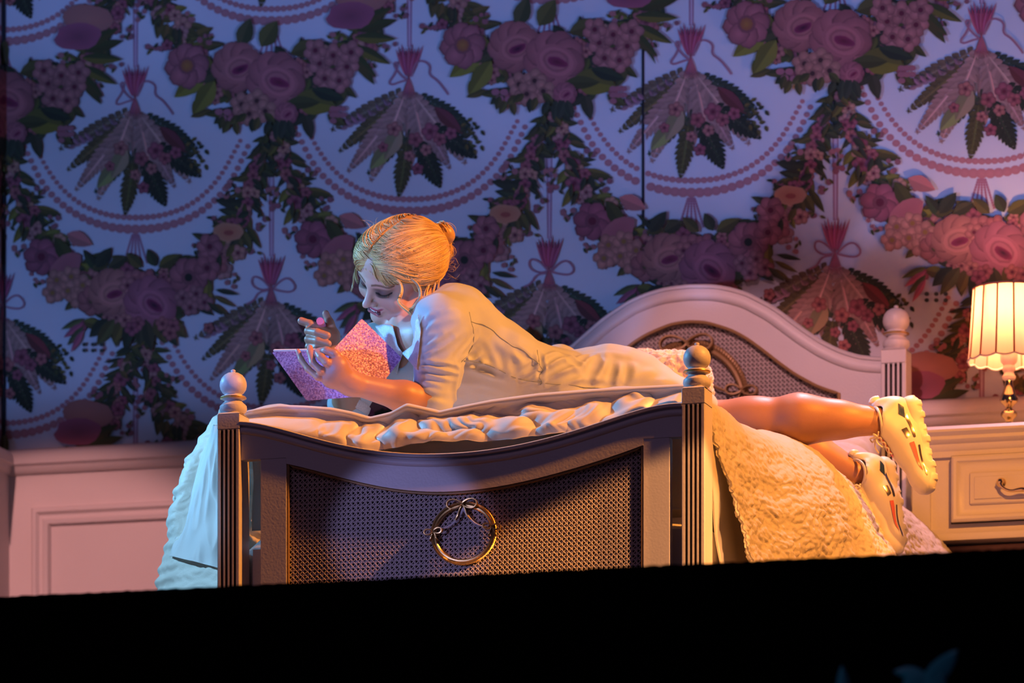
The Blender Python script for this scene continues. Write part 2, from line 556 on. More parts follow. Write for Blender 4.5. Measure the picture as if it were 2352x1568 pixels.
def motif(variant):
    rp.seed(5 + variant)
    p = Print()
    # stem ribbon down from the garland above
    for dx in (-5, 5): p.line([(dx, -318), (dx, -150), (dx * .7, 0)], 3.2, (0.380, 0.150, 0.238))
    p.line([(0, -318), (0, 0)], 5, (0.620, 0.450, 0.580))
    # bead strings inside the U
    for (pts, r0, r1, N) in (([(-250, 172), (-200, 262), (-140, 318), (-70, 346), (0, 352), (70, 346), (140, 318), (200, 262), (250, 172)], 5.5, 8.5, 47),
                             ([(-268, 185), (-222, 282), (-152, 342), (-76, 372), (0, 380), (76, 372), (152, 342), (222, 282), (268, 185)], 7, 13, 39)):
        q = smooth_path(pts, N, 4)
        for x, y in q:
            t = 1 - abs(x) / 265
            r = r0 + (r1 - r0) * max(0, t) ** .8
            p.disc(x, y, r, r * .9, C_BEAD, tuple(v * 1.12 for v in C_BEAD), 10)
    for k in range(5):
        a = (k - 2) * 7
        for j in range(12):
            t = j / 11
            p.disc((k - 2) * 4 + a * t * 1.35, 392 + 62 * t, 3.1, 3.6, C_RIB, C_RIB, 6)
    # posy: ferns fanning down
    F = p.fern
    for i in range(70):
        a = rp.uniform(.55, 2.55); L = rp.uniform(20, 120)
        p.leaf(L * cos(a) * .9, 112 + L * sin(a), a + rp.uniform(-.5, .5), rp.uniform(30, 60), rp.uniform(10, 20), rp.choice([(.24, .13, .12), (.19, .11, .09), (.10, .075, .04), (.30, .16, .14), (.06, .055, .03)]))
    F(20, 112, .55, 150, 56, (0.035, 0.050, 0.030), 12)
    F(0, 110, .78, 170, 56, (0.030, 0.042, 0.026), 12)
    F(25, 150, .12 + .3, 140, 40, (0.050, 0.055, 0.030), 10)
    F(-5, 110, 2.45, 205, 50, (0.120, 0.090, 0.035), 14)
    F(-10, 100, 2.65, 195, 42, (0.160, 0.110, 0.070), 12)
    F(-8, 120, 2.25, 215, 56, (0.426, 0.226, 0.203), 15)
    F(-5, 200, 2.35, 130, 34, (0.050, 0.065, 0.030), 9)
    F(0, 115, 1.05, 190, 58, (0.362, 0.197, 0.185), 14)
    F(-6, 100, 1.95, 225, 66, (0.447, 0.246, 0.213), 15)
    F(5, 100, 1.35, 200, 66, (0.383, 0.217, 0.195), 14)
    F(10, 110, .92, 200, 60, (0.404, 0.226, 0.203), 13)
    F(50, 180, .62, 130, 62, (0.020, 0.028, 0.014), 10)
    F(20, 215, 1.12, 120, 66, (0.024, 0.030, 0.014), 10)
    F(-5, 220, 1.72, 125, 52, (0.085, 0.070, 0.020), 10)
    p.leaf(60, 140, .75, 90, 30, (0.130, 0.030, 0.030))
    p.leaf(-45, 230, 2.3, 70, 34, (0.200, 0.190, 0.080))
    p.leaf(-20, 190, 2.05, 80, 40, (0.240, 0.200, 0.100))
    for (x, y, r) in [(-35, 190, 17), (50, 196, 20), (15, 214, 17), (72, 214, 15), (-60, 232, 12), (98, 200, 14), (0, 252, 12), (20, 282, 14), (40, 238, 13)]:
        p.flower(x, y, r, rp.choice(C_PINK), n=5)
    for k in range(5):
        a = .1 + .14 * k
        L = 70 + 22 * (k % 2)
        x0, y0 = 92 + 4 * k, 170 + 10 * k
        for j in range(4):
            t = .35 + .65 * j / 3
            p.leaf(x0 + L * t * cos(a) * .8, y0 + L * t * sin(a) * .6, a + (.7 if j % 2 else -.7), 15, 9)
    for k in range(7): p.leaf(-100 - 7 * k, 165 + 3 * k, 3.3 + (.6 if k % 2 else -.6), 20, 11, (0.260, 0.130, 0.160))
    for k in range(6): p.leaf(-40 - 9 * k, 130 + 6 * k, 3.5 + (.6 if k % 2 else -.6), 18, 9, (0.200, 0.110, 0.120))
    # reeds and knot
    for k in range(9):
        a = -pi / 2 + (k - 4) * .09
        p.leaf((k - 4) * 1.6, 70, a, 68 + 5 * (k % 3), 7, (0.260, 0.035, 0.075) if k % 2 else (0.360, 0.080, 0.140))
    for k in range(7): p.leaf((k - 3) * 1.5, 62, pi / 2 + (k - 3) * .12, 62, 5, (0.285, 0.082, 0.106))
    if variant == 0:   # wavy ribbon tails
        p.line(smooth_path([(-4, 78), (-20, 66), (-38, 40), (-24, 34), (-30, 62), (-48, 84), (-40, 90), (-20, 82), (-4, 78)], 30), 4.5, C_RIB)
        p.line(smooth_path([(6, 70), (14, 40), (30, 32), (52, 44), (46, 66), (66, 78), (84, 100), (92, 112)], 30), 4.5, C_RIB)
    else:
        p.line(smooth_path([(-2, 74), (-22, 52), (-44, 46), (-46, 68), (-24, 80), (-4, 76)], 24), 4.5, C_RIB)
        p.line(smooth_path([(4, 76), (26, 54), (44, 50), (60, 70), (50, 84), (24, 82), (4, 76)], 24), 4.5, C_RIB)
        p.line(smooth_path([(-6, 80), (-30, 84), (-40, 104), (-58, 112)], 16), 4.5, C_RIB)
    # garland arms
    for sx in (-1, 1):
        arm = smooth_path([(sx * 314, 168), (sx * 300, 230), (sx * 278, 300), (sx * 250, 370), (sx * 212, 428), (sx * 160, 482), (sx * 90, 520)], 60, 3)
        for i in range(112):      # leaves first
            t = (i % 56) / 55
            x, y = arm[int(t * 58)]
            w = 24 + 62 * t
            ox, oy = rp.uniform(-w, w * .5) * sx, rp.uniform(-w * .35, w * .5)
            a = pi / 2 + sx * (.2 + .9 * t) + rp.choice([-1, 1]) * rp.uniform(.5, 1.25)
            if t < .35:
                p.leaf(x + ox * .4, y + oy * .4, a, rp.uniform(34, 56), rp.uniform(9, 15), rp.choice(C_LEAF[:3]))
            else:
                p.leaf(x + ox * .6, y + oy * .6, a, rp.uniform(34, 64), rp.uniform(14, 26), rp.choice(C_LEAF + C_OLIVE))
        for i in range(8):       # loose sprigs round the garland
            t = .25 + .7 * i / 8
            x, y = arm[int(t * 58)]
            side = 1 if i % 2 else -1
            bx, by = x - sx * side * (34 + 26 * t), y - side * (14 + 40 * t * .3) + 20 * t
            c = rp.choice([(0.399, 0.150, 0.158), (0.332, 0.109, 0.132), (0.285, 0.109, 0.132)])
            for j in range(4): p.disc(bx + rp.uniform(-17, 17), by + rp.uniform(-15, 15), rp.uniform(5, 8), None, c, None, 7)
            for j in range(3): p.leaf(bx + rp.uniform(-14, 14), by + rp.uniform(-12, 12), rp.uniform(0, 6), 15, 7)
        for i in range(30):      # small flowers along
            t = .12 + .88 * i / 29
            x, y = arm[int(t * 58)]
            w = 9 + 44 * t
            p.flower(x + rp.uniform(-w, w) * .8, y + rp.uniform(-w, w) * .55, rp.uniform(9, 15) + 13 * t * rp.random(), rp.choice(C_PINK + C_PALE), n=rp.choice([5, 5, 6]))
    for i in range(60):      # dense foliage behind the roses
        x, y = rp.uniform(-185, 190), rp.uniform(462, 600)
        if abs(x) > 150 and y > 560: continue
        p.leaf(x, y, rp.uniform(0, 6.28), rp.uniform(38, 66), rp.uniform(18, 30), rp.choice(C_LEAF + C_OLIVE[:1]))
    for i in range(26):
        x, y = rp.uniform(-180, 190), rp.uniform(475, 610)
        p.flower(x, y, rp.uniform(11, 17), rp.choice(C_PINK))
    for sx in (-1, 1):
        arm = smooth_path([(sx * 314, 168), (sx * 300, 230), (sx * 278, 300), (sx * 250, 370), (sx * 212, 428), (sx * 160, 482), (sx * 90, 520)], 60, 3)
        for i in range(26):      # a few leaves over the flowers
            t = i / 25
            x, y = arm[int(t * 58)]
            p.leaf(x + rp.uniform(-16, 16) * (1 + t), y + rp.uniform(-10, 10), rp.uniform(.3, 2.8), rp.uniform(24, 44), rp.uniform(8, 16), rp.choice(C_LEAF))
    # bigger single blooms
    if variant == 0:
        p.disc(227, 386, 36, 22, (0.532, 0.245, 0.145), (0.475, 0.150, 0.079), 16, 0, .08); p.disc(227, 388, 12, 6, (0.350, 0.080, 0.060), None, 9)
        p.flower(-222, 446, 42, (0.361, 0.102, 0.145), n=7)
        p.flower(182, 420, 30, (0.437, 0.150, 0.172), n=6)
        p.leaf(-190, 400, 1.0, 90, 34); p.leaf(-160, 392, .4, 66, 36, (0.399, 0.150, 0.145))
        p.disc(-165, 470, 46, 26, (0.418, 0.136, 0.158), (0.361, 0.109, 0.132), 14, -.6, .06)
        for (x, y) in [(-185, 500), (-150, 492), (-158, 525), (-122, 512), (-195, 530), (-128, 545)]: p.flower(x, y, 25, (0.532, 0.231, 0.185), n=5, eye=(0.285, 0.150, 0.033))
        p.flower(-100, 548, 34, (0.399, 0.136, 0.132), n=7, eye=(0.020, 0.020, 0.010), cen=(0.250, 0.200, 0.030))
        p.leaf(-90, 470, -.9, 60, 30); p.leaf(-60, 470, -.5, 52, 26); p.leaf(20, 470, -2.4, 50, 26); p.leaf(60, 468, -.5, 60, 30)
        p.rose(-52, 528, 56, (0.494, 0.190, 0.165), .3)
        p.flower(0, 500, 26, (0.475, 0.163, 0.165)); p.flower(34, 496, 22, (0.437, 0.136, 0.145)); p.flower(-14, 512, 20, (0.475, 0.170, 0.165))
        p.rose(42, 552, 64, (0.437, 0.136, 0.185), 1.2, (0.030, 0.005, 0.020))
        p.flower(132, 492, 44, (0.418, 0.136, 0.158), n=8, eye=(0.020, 0.020, 0.012)); p.flower(176, 470, 30, (0.418, 0.136, 0.158), n=6)
        for (x, y) in [(118, 540), (150, 530), (170, 550), (136, 562)]: p.flower(x, y, 20, (0.418, 0.163, 0.172))
        p.leaf(196, 520, .2, 56, 12); p.leaf(190, 534, .45, 60, 12); p.leaf(176, 548, .7, 50, 12)
        for k in range(9): p.leaf(-60 + 18 * k + rp.uniform(-5, 5), 590, pi / 2 + (4 - k) * .2, 62 + 14 * (k % 2), 30, rp.choice(C_LEAF))
        for (x, y) in [(-20, 592), (10, 600), (-4, 612), (70, 600), (95, 606), (88, 622)]: p.flower(x, y, 17, rp.choice(C_PINK))
        for k in range(4): p.leaf(-120, 590 + 9 * k, 2.7 - .2 * k, 60, 15, (0.340, 0.080, 0.140) if k % 2 else (0.070, 0.080, 0.030))
        for k in range(6): p.disc(-118 + 14 * (k % 3) * 1.5, 650 + 14 * (k // 3), 5.5, 5, (0.050, 0.060, 0.050), None, 7)
    else:
        for a, x, y in [(.05, 200, 420), (-.25, 205, 405), (-.45, 200, 395), (.45, 196, 440), (.95, 190, 450), (.75, 180, 446)]: p.leaf(x, y, a, 98, 26, rp.choice(C_LEAF[:2] + C_OLIVE), tone=(0.050, 0.060, 0.015))
        p.leaf(-150, 500, 2.5, 96, 44, (0.170, 0.150, 0.020)); p.leaf(-130, 520, 2.15, 90, 44, (0.130, 0.120, 0.020)); p.leaf(-110, 490, 2.7, 80, 30)
        p.flower(-196, 484, 50, (0.418, 0.136, 0.158), n=8, eye=(0.300, 0.100, 0.050), cen=(0.380, 0.170, 0.040), eyer=.3)
        p.leaf(-70, 440, -1.2, 70, 40, (0.050, 0.060, 0.020)); p.leaf(-20, 440, -1.0, 70, 44, (0.080, 0.080, 0.020)); p.leaf(50, 456, -.3, 80, 40)
        p.disc(215, 330, 60, 34, (0.399, 0.156, 0.132), (0.475, 0.184, 0.145), 16, .1, .08); p.disc(190, 372, 58, 32, (0.361, 0.095, 0.158), (0.220, 0.060, 0.100), 16, -.1, .1)
        for (x, y) in [(118, 480), (150, 462), (182, 488), (130, 515), (164, 520), (108, 450), (192, 455)]: p.flower(x, y, 27, (0.475, 0.184, 0.178), n=5)
        p.rose(-76, 488, 60, (0.437, 0.150, 0.152), .2, (0.030, 0.000, 0.020))
        p.rose(14, 518, 68, (0.437, 0.143, 0.158), .9)
        p.leaf(60, 560, .2, 100, 60, (0.190, 0.165, 0.020), (0.120, 0.110, 0.020)); p.leaf(40, 570, .0, 80, 30); p.leaf(100, 540, .3, 80, 30, (0.020, 0.030, 0.015))
        for (x, y) in [(-66, 574), (-30, 566), (-10, 590), (-48, 596)]: p.flower(x, y, 27, (0.494, 0.218, 0.178), n=5, eye=(0.060, 0.020, 0.020))
        for k in range(5): p.disc(-120 + 10 * k, 600 + rp.uniform(-10, 10), 10, 8, (0.380, 0.136, 0.172), None, 8)
        for k in range(12): p.leaf(-110 + 14 * k, 600 + rp.uniform(-8, 14), rp.uniform(.6, 2.6), 34, 18, rp.choice(C_LEAF[:3]))
        p.rose(40, 596, 27, (0.418, 0.129, 0.158), 0)
        for k in range(7): p.disc(150 + 12 * (k % 3), 585 + 14 * (k // 3), 9, 7, (0.380, 0.136, 0.165), None, 7)
        for k in range(5): p.leaf(20 + 6 * k, 610, pi / 2 + rp.uniform(-.7, .7), 46, 20, (0.030, 0.040, 0.020))
    return p


MOT = [motif(0), motif(1)]


def paper(name, place, xr, zr, base, cols, clip):
    """one papered flat: the paper itself and everything printed on it. place(X, Z, off) -> xyz"""
    V = [place(xr[0], zr[0], 0), place(xr[1], zr[0], 0), place(xr[1], zr[1], 0), place(xr[0], zr[1], 0)]
    Cc = [base] * 4
    Fc = [(0, 1, 2, 3)]
    for i in cols:
        par = i % 2
        for nrow in (-1, 0, 1, 2):
            az = (ZA if par else ZA - .5223) + nrow * ZP
            ax = C0 + i * CS
            for idx, (ring, cen, ci, co) in enumerate(MOT[0 if par else 1].P):
                X = ax + ring[:, 0] * PX; Z = az - (ring[:, 1] + .068 * ring[:, 0]) * PZ
                cx_, cz_ = ax + cen[0] * PX, az - (cen[1] + .068 * cen[0]) * PZ
                if Z.min() > zr[1] or Z.max() < zr[0] or X.max() < xr[0] or X.min() > xr[1]: continue
                if clip and ((clip < 0 and cx_ > xr[1]) or (clip > 0 and cx_ < xr[0])): continue
                if not clip: X = np.clip(X, xr[0], xr[1])
                elif clip < 0: X = np.maximum(X, xr[0])
                X = X; Z = np.clip(Z, zr[0], zr[1]); cx_ = min(max(cx_, xr[0]), xr[1]); cz_ = min(max(cz_, zr[0]), zr[1])
                off = .0003 + idx * 5e-6
                b = len(V)
                V.append(place(cx_, cz_, off)); Cc.append((*ci, 1))
                for x, z in zip(X, Z): V.append(place(x, z, off)); Cc.append((*co, 1))
                m = len(X)
                for k in range(m): Fc.append((b, b + 1 + (k + 1) % m, b + 1 + k))
    o = obj(name, V, Fc, M['wall_print'], None, False, colors=np.array(Cc))
    o['kind'] = 'structure'
    return o


PAPER = (.68, .69, .80, 1)
paper('wall_back', lambda x, z, o: (x, WY - o, z), (XC, -.177), (1.0, 2.62), PAPER, range(-1, 7), -1)
paper('wall_back', lambda x, z, o: (x, WY - o, z), (-.171, 2.4), (1.0, 2.62), PAPER, range(4, 12), 1)
paper('wall_left', lambda x, z, o: (XC + o, WY - (x - 20), z), (20, 20.5), (1.0, 2.62), PAPER, range(57, 61), None)
struct(MB().box((-3.2, WY + .004, 0), (3.0, WY + .03, 2.62)), 'wall_back', M['seam_dark'])
struct(MB().box((XC - .03, 1.72, 0), (XC - .004, WY, 2.62)), 'wall_left', M['seam_dark'])
struct(MB().box((-.1765, WY - .006, 1.06), (-.1715, WY + .002, 2.62)), 'trim_1', M['seam_dark'])
struct(MB().box((XC - .002, WY - .012, 1.06), (XC + .010, WY - .004, 2.62)), 'trim_2', M['seam_dark'])

# wainscot: board, cap and panel mouldings
struct(MB().box((XC, WY - .03, 0), (2.4, WY + .003, 1.005)), 'wall_back', M['wainscot'])
struct(MB().box((XC - .003, 1.72, 0), (XC + .03, WY - .03, 1.005)), 'wall_left', M['wainscot'])
CAP = [(0, .0), (.068, .0), (.070, -.012), (.062, -.030), (.052, -.040), (.040, -.044), (.026, -.044), (.020, -.036), (.012, -.034), (.004, -.028), (0, -.022)]


def rail(name, z0, x0, x1, y0, prof=CAP):
    mb = MB()
    n = len(prof)
    v = []
    for x in (x0, x1): v += [(x, y0 + p[1], z0 + p[0]) for p in prof]
    f = [(i, (i + 1) % n, n + (i + 1) % n, n + i) for i in range(n)] + [tuple(range(n - 1, -1, -1)), tuple(range(n, 2 * n))]
    mb.add(v, f)
    return mb


struct(rail('r', 1.0, XC + .0, 2.4, WY - .012), 'trim_3', M['wainscot'])
cap2 = rail('r', 1.0, 0, .48, 0)
cv = np.concatenate(cap2.v); cv2 = np.stack([XC + .006 - cv[:, 1] * 1.05, WY - .02 - cv[:, 0], cv[:, 2]], 1)
struct(obj('trim_4', cv2, cap2.f, M['wainscot'], auto=38))
PM = [(0, 0), (.0, -.012), (.006, -.018), (.014, -.018), (.022, -.010), (.030, -.010), (.036, -.016), (.046, -.013), (.052, 0)]
for k, (x0, x1) in enumerate([(-1.838, -.42), (-.26, .50), (.66, 2.2)]):
    mb = MB()
    path = [(x0, .20), (x1, .20), (x1, .912), (x0, .912)]
    mb.sweep(path, [(a, WY - .03 + b) for a, b in PM], closed=True)
    struct(mb, 'trim_%d' % (5 + k), M['wainscot'])
# ================================================================== BED
BX = .013
bed = thing('bed', 'cream painted single bed with fluted posts, turned finials and cane panels', 'bed', (BX, 1.0, 0))
FIN = [(.024, 0), (.0285, .004), (.0305, .010), (.0295, .017), (.0225, .0235), (.0195, .0265), (.0190, .0300), (.0270, .0330), (.0285, .0352), (.0275, .0375), (.0200, .0400), (.0188, .0425), (.0240, .0465), (.0285, .0540), (.0300, .0620), (.0292, .0700), (.0262, .0780), (.0205, .0850), (.0125, .0898), (.0045, .0915), (.0042, .0925), (.0055, .0940), (.0052, .0960), (.0030, .0978), (.0005, .0982)]


def bed_post(x0, x1, y0, y1, ztop, zfl, scale=1.0):
    mb = MB()
    w = x1 - x0; g = .0062 * scale; dpt = .016
    # section with four flutes cut in the front face
    sec = [(x0 + .002, y0)]
    m = w / 5.2
    for k in range(4):
        c = x0 + w / 2 + (k - 1.5) * m
        sec += [(c - g / 2, y0), (c - g / 2, y0 + dpt), (c + g / 2, y0 + dpt), (c + g / 2, y0)]
    sec += [(x1 - .002, y0), (x1, y0 + .002), (x1, y1), (x0, y1), (x0, y0 + .002)]
    n = len(sec)
    v = [(x, y, .0) for x, y in sec] + [(x, y, zfl) for x, y in sec]
    f = [(i, (i + 1) % n, n + (i + 1) % n, n + i) for i in range(n)]
    mb.add(v, f)
    mb.box((x0, y0, zfl), (x1, y1, ztop), .002)
    # bevelled top
    cx, cy = (x0 + x1) / 2, (y0 + y1) / 2
    mb.add([(x0, y0, ztop), (x1, y0, ztop), (x1, y1, ztop), (x0, y1, ztop), (x0 + .008, y0 + .008, ztop + .006), (x1 - .008, y0 + .008, ztop + .006), (x1 - .008, y1 - .008, ztop + .006), (x0 + .008, y1 - .008, ztop + .006)],
           [(0, 1, 5, 4), (1, 2, 6, 5), (2, 3, 7, 6), (3, 0, 4, 7), (4, 5, 6, 7)])
    p = mb.build('post', M['cream_paint'], bed)
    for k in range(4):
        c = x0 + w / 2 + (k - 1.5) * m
        q = MB().box((c - g / 2 + .0001, y0 + dpt - .0135, .02), (c + g / 2 - .0001, y0 + dpt - .001, zfl - .004))  # dark strip stands in for the shade deep in the groove
        # rounded head of the dark strip
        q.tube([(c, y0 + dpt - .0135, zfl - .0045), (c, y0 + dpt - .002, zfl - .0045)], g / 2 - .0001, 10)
        q.build('flute_shadow', M['groove_shadow'], p, False)
    fin = MB().lathe([(r * scale, z * scale) for r, z in FIN], (cx, cy, ztop + .005), 40).build('finial', M['cream_paint'], p)
    MB().lathe([(.0270 * scale, .0), (.0292 * scale, .0012), (.0296 * scale, .0026), (.0290 * scale, .0040), (.0265 * scale, .005)], (cx, cy, ztop + .005 + .0322 * scale), 40).build('gold_ring', M['gold'], p)
    return p


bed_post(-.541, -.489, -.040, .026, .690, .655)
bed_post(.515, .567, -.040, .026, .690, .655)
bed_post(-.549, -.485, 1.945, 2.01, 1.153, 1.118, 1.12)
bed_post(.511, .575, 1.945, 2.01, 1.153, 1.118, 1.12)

# footboard curves
TX = np.array([-.49, -.44, -.40, -.30, -.21, -.09, .008, .137, .254, .352, .43, .507, .52])
TZ = np.array([.668, .661, .649, .618, .594, .579, .574, .581, .604, .631, .646, .655, .656])
BXs = np.array([-.39, -.284, -.174, -.044, .074, .222, .33, .43])
BZs = np.array([.576, .547, .515, .497, .499, .520, .547, .575])


def spline(xs, xk, zk):
    c = np.polynomial.polynomial.polyfit(xk, zk, 6 if len(xk) > 8 else 5)
    return np.polynomial.polynomial.polyval(xs, c)


xs = np.linspace(-.489, .515, 81)
zt = spline(xs, TX, TZ)
zin = spline(np.clip(xs, -.385, .428), BXs, BZs)
inner = (xs > -.384) & (xs < .427)
zb = np.where(inner, zin, .588)
fb = thing('x', 'x', 'x', (0, 0, 0))
bpy.data.objects.remove(fb)
mb = MB()
xx = np.sort(np.r_[xs, -.3841, -.3839, .4269, .4271])
zt2 = spline(xx, TX, TZ); zb2 = np.where((xx > -.384) & (xx < .427), spline(np.clip(xx, -.385, .428), BXs, BZs), .588)
mb.band(xx, zb2, zt2 - .004, -.030, -.004)
rail_o = mb.build('top_rail', M['cream_paint'], bed, auto=30)
mb = MB()
mb.sweep(np.stack([xs, zt], 1), [(-.004, -.040), (.002, -.041), (.004, -.038), (.004, .004), (-.006, .006), (-.006, -.028), (-.010, -.034), (-.016, -.036), (-.021, -.034), (-.024, -.0295), (-.024, -.026), (-.006, -.026)])
mb.build('cap_moulding', M['cream_paint'], bed, auto=50)
# little plugged screw holes along the cap
for x in (-.35, -.1, .14, .32, .36, .42, .47):
    z = float(spline(np.array([x]), TX, TZ)[0])
    MB().lathe([(.0026, 0), (.0026, .0006), (.0012, .0012)], (x, -.034, z + .0035), 10).build('screw', M['wood_inside'], bed)
for (x0, x1) in ((-.444, -.384), (.427, .486)):
    mb = MB().box((x0, -.029, .12), (x1, -.005, .589), .0015)
    mb.build('stile', M['cream_paint'], bed)
MB().box((-.49, -.028, .10), (.516, -.006, .17), .002).build('bottom_rail', M['cream_paint'], bed)
# gold rope bead round the cane opening
xi = np.linspace(-.384, .427, 60)
zi = spline(xi, BXs, BZs)
loop = [(-.384, .175)] + [(-.384, z) for z in np.linspace(.2, zi[0], 14)] + list(zip(xi[1:], zi[1:])) + [(.427, z) for z in np.linspace(zi[-1], .2, 14)[1:]] + [(.427, .175)]
loop = np.array(loop)
pts = [(x + (.003 if x < -.38 else (-.003 if x > .423 else 0)), -.0245, z - (.003 if -.38 < x < .423 else 0)) for x, z in loop]
MB().tube(pts, .0032, 7).build('rope_bead', M['gold_rope'], bed)
MB().band(np.array([-.388, .431]), np.array([.16, .16]), np.array([.58, .58]), -.0075, -.006).build('shadow_backing', M['cane_shadow'], bed)  # added dark sheet, stands for the shade seen through the cane holes


def cane(x0, x1, z0, z1, inside, y, p=.01115, step=2, wv=.0007, n_und=True):
    V = []; F = []
    def strand(a, b, w, yo, und):
        a = np.array(a, float); b = np.array(b, float)
        L = np.linalg.norm(b - a); nseg = max(1, int(L / (p / step)))
        d = (b - a) / L; nn = np.array([-d[1], d[0]]) * w / 2
        prev = None
        for i in range(nseg + 1):
            q = a + d * L * i / nseg
            ok = inside(q[0], q[1])
            if ok:
                yy = y + yo + (und * (-1) ** i)
                cur = len(V)
                V.extend([(q[0] + nn[0], yy, q[1] + nn[1]), (q[0], yy - w * .35, q[1]), (q[0] - nn[0], yy, q[1] - nn[1])])
                if prev is not None:
                    F.append((prev, cur, cur + 1, prev + 1)); F.append((prev + 1, cur + 1, cur + 2, prev + 2))
                prev = cur
            else: prev = None
    for k in range(int((x1 - x0) / p) + 1):
        x = x0 + k * p
        for s in (-1, 1): strand((x + s * .0011, z0), (x + s * .0011, z1), .0016, 0, wv * s)
    for k in range(int((z1 - z0) / p) + 1):
        z = z0 + k * p
        for s in (-1, 1): strand((x0, z + s * .0011), (x1, z + s * .0011), .0016, -.0002, -wv * s)
    W, H = x1 - x0, z1 - z0
    K = int((W + H) / p) + 1
    for k in range(K):
        o = (k + .5) * p
        a = (x0 + max(0, o - H), z0 + min(o, H)); b = (x0 + min(o, W), z0 + max(0, o - W))
        if abs(a[0] - b[0]) > p: strand(a, b, .0023, -.0013, .0004)
        a = (x1 - max(0, o - H), z0 + min(o, H)); b = (x1 - min(o, W), z0 + max(0, o - W))
        if abs(a[0] - b[0]) > p: strand(a, b, .0023, -.0018, -.0004)
    return V, F


zlim = lambda x: float(np.interp(x, xi, zi)) - .001
v, f = cane(-.3835, .4265, .175, .58, lambda x, z: -.384 <= x <= .427 and z < zlim(x), -.0125)
o = obj('cane_webbing', v, f, M['cane'], bed, False); o['kind'] = 'stuff'


def ornament(cx, cz, rx, rz, y, s, mt, rope_n=90):
    t = np.linspace(0, 2 * pi, 73)[:-1]
    ring = np.stack([cx + rx * np.cos(t), np.full(72, y), cz + rz * np.sin(t)], 1)
    mb = MB().tube(ring, .0042 * s, 8, closed=True)
    base = mb.build('ring_ornament', mt, bed)
    # twisted rope round the outside
    t = np.linspace(0, 2 * pi, rope_n * 6)
    w = t * rope_n
    for ph in (0, pi):
        r_ = .0032 * s
        q = np.stack([cx + (rx + .006 * s + r_ * .6 * np.cos(w + ph)) * np.cos(t), y - .002 * s + r_ * .6 * np.sin(w + ph), cz + (rz + .006 * s + r_ * .6 * np.cos(w + ph)) * np.sin(t)], 1)
        MB().tube(q, .0020 * s, 5).build('rope', mt, base)
    def bow(bx, bz, k, rot=0.0):
        for sd in (-1, 1):
            L = []
            for a in np.linspace(0, 2 * pi, 22):
                u_ = sd * k * (.5 - .5 * cos(a)) * 1.0; w_ = k * .36 * sin(a) * (.35 + .65 * abs(sin(a / 2)))
                L.append((bx + u_ * cos(rot) - w_ * sin(rot), y - .007 * s - .004 * s * sin(a / 2), bz + u_ * sin(rot) + w_ * cos(rot)))
            ribbon(L, .0048 * s, .0011 * s).build('bow', mt, base)
        for sd in (-1, 1):
            L = [(bx, y - .007 * s, bz), (bx + sd * k * .22, y - .006 * s, bz - k * .4), (bx + sd * k * .30, y - .007 * s, bz - k * .75), (bx + sd * k * .5, y - .004 * s, bz - k * 1.0)]
            ribbon(smooth_path(L, 12), .0042 * s, .0009 * s).build('bow', mt, base)
        MB().lathe([(.0001, -.004 * s), (.0035 * s, -.002 * s), (.004 * s, .001 * s), (.0001, .004 * s)], (bx, y - .008 * s, bz), 10).build('bow', mt, base)
    bow(cx - .001, cz + rz + .003 * s, .034 * s)
    bow(cx - rx * 1.01, cz + rz * .10, .020 * s, .1)
    bow(cx + rx * 1.01, cz + rz * .18, .020 * s, -.1)
    for sd in (-1, 1):
        L = smooth_path([(cx, y - .003, cz + rz * .92), (cx + sd * rx * .15, y - .003, cz + rz * .6), (cx + sd * rx * .42, y - .003, cz + rz * .30), (cx + sd * rx * .8, y - .003, cz + rz * .16)], 20)
        MB().tube(L, [.004 * s, .0022 * s, .0018 * s], 6, flat=.6).build('ribbon_swag', M['cream_paint'] if s < 1.5 else mt, base)
    return base


def ribbon(pts, w, th):
    """flat ribbon standing out from the panel (width along y)"""
    pts = np.asarray(pts, float)
    g = np.gradient(pts, axis=0); g /= np.linalg.norm(g, axis=1)[:, None] + 1e-12
    nn = np.stack([-g[:, 2], np.zeros(len(g)), g[:, 0]], 1); nn /= np.linalg.norm(nn, axis=1)[:, None] + 1e-12
    Y = np.array([0, 1., 0])
    mb = MB(); v = []; f = []
    for p_, n_ in zip(pts, nn):
        v += [p_ + n_ * th - Y * w, p_ + n_ * th + Y * w, p_ - n_ * th + Y * w, p_ - n_ * th - Y * w]
    for i in range(len(pts) - 1):
        for k in range(4): f.append((i * 4 + k, i * 4 + (k + 1) % 4, i * 4 + 4 + (k + 1) % 4, i * 4 + 4 + k))
    f += [(0, 1, 2, 3), tuple(len(v) - 4 + k for k in (3, 2, 1, 0))]
    return mb.add(v, f)


orn = ornament(.021, .404, .066, .060, -.022, 1.0, M['gold'])
orn['label'] = 'gilt rope ring with ribbon bows'

# headboard
HX = np.array([.013, .077, .122, .167, .234, .313, .357, .402, .45, .502, .515])
HZ = np.array([1.341, 1.337, 1.327, 1.311, 1.272, 1.210, 1.180, 1.156, 1.139, 1.131, 1.131])
IX = np.array([.013, .06, .122, .16, .201, .245, .29, .345, .404])
IZ = np.array([1.257, 1.252, 1.230, 1.209, 1.178, 1.142, 1.108, 1.076, 1.053])
xh = np.linspace(-.498, .524, 121)
from_c = lambda xk, zk, x: np.interp(np.abs(x - BX) + BX, xk, zk)
zo = from_c(HX, HZ, xh)
for _ in range(3): zo = np.convolve(np.r_[zo[0], zo, zo[-1]], [.25, .5, .25], 'valid')
xo = np.sort(np.r_[xh, BX - .3911, BX - .3909, BX + .3909, BX + .3911])
zo2 = np.interp(xo, xh, zo)
inn = np.abs(xo - BX) < .391
zi2 = np.where(inn, from_c(IX, IZ, xo), .45)
MB().band(xo, zi2, zo2, 1.962, 1.998).build('headboard_frame', M['cream_paint'], bed, auto=30)
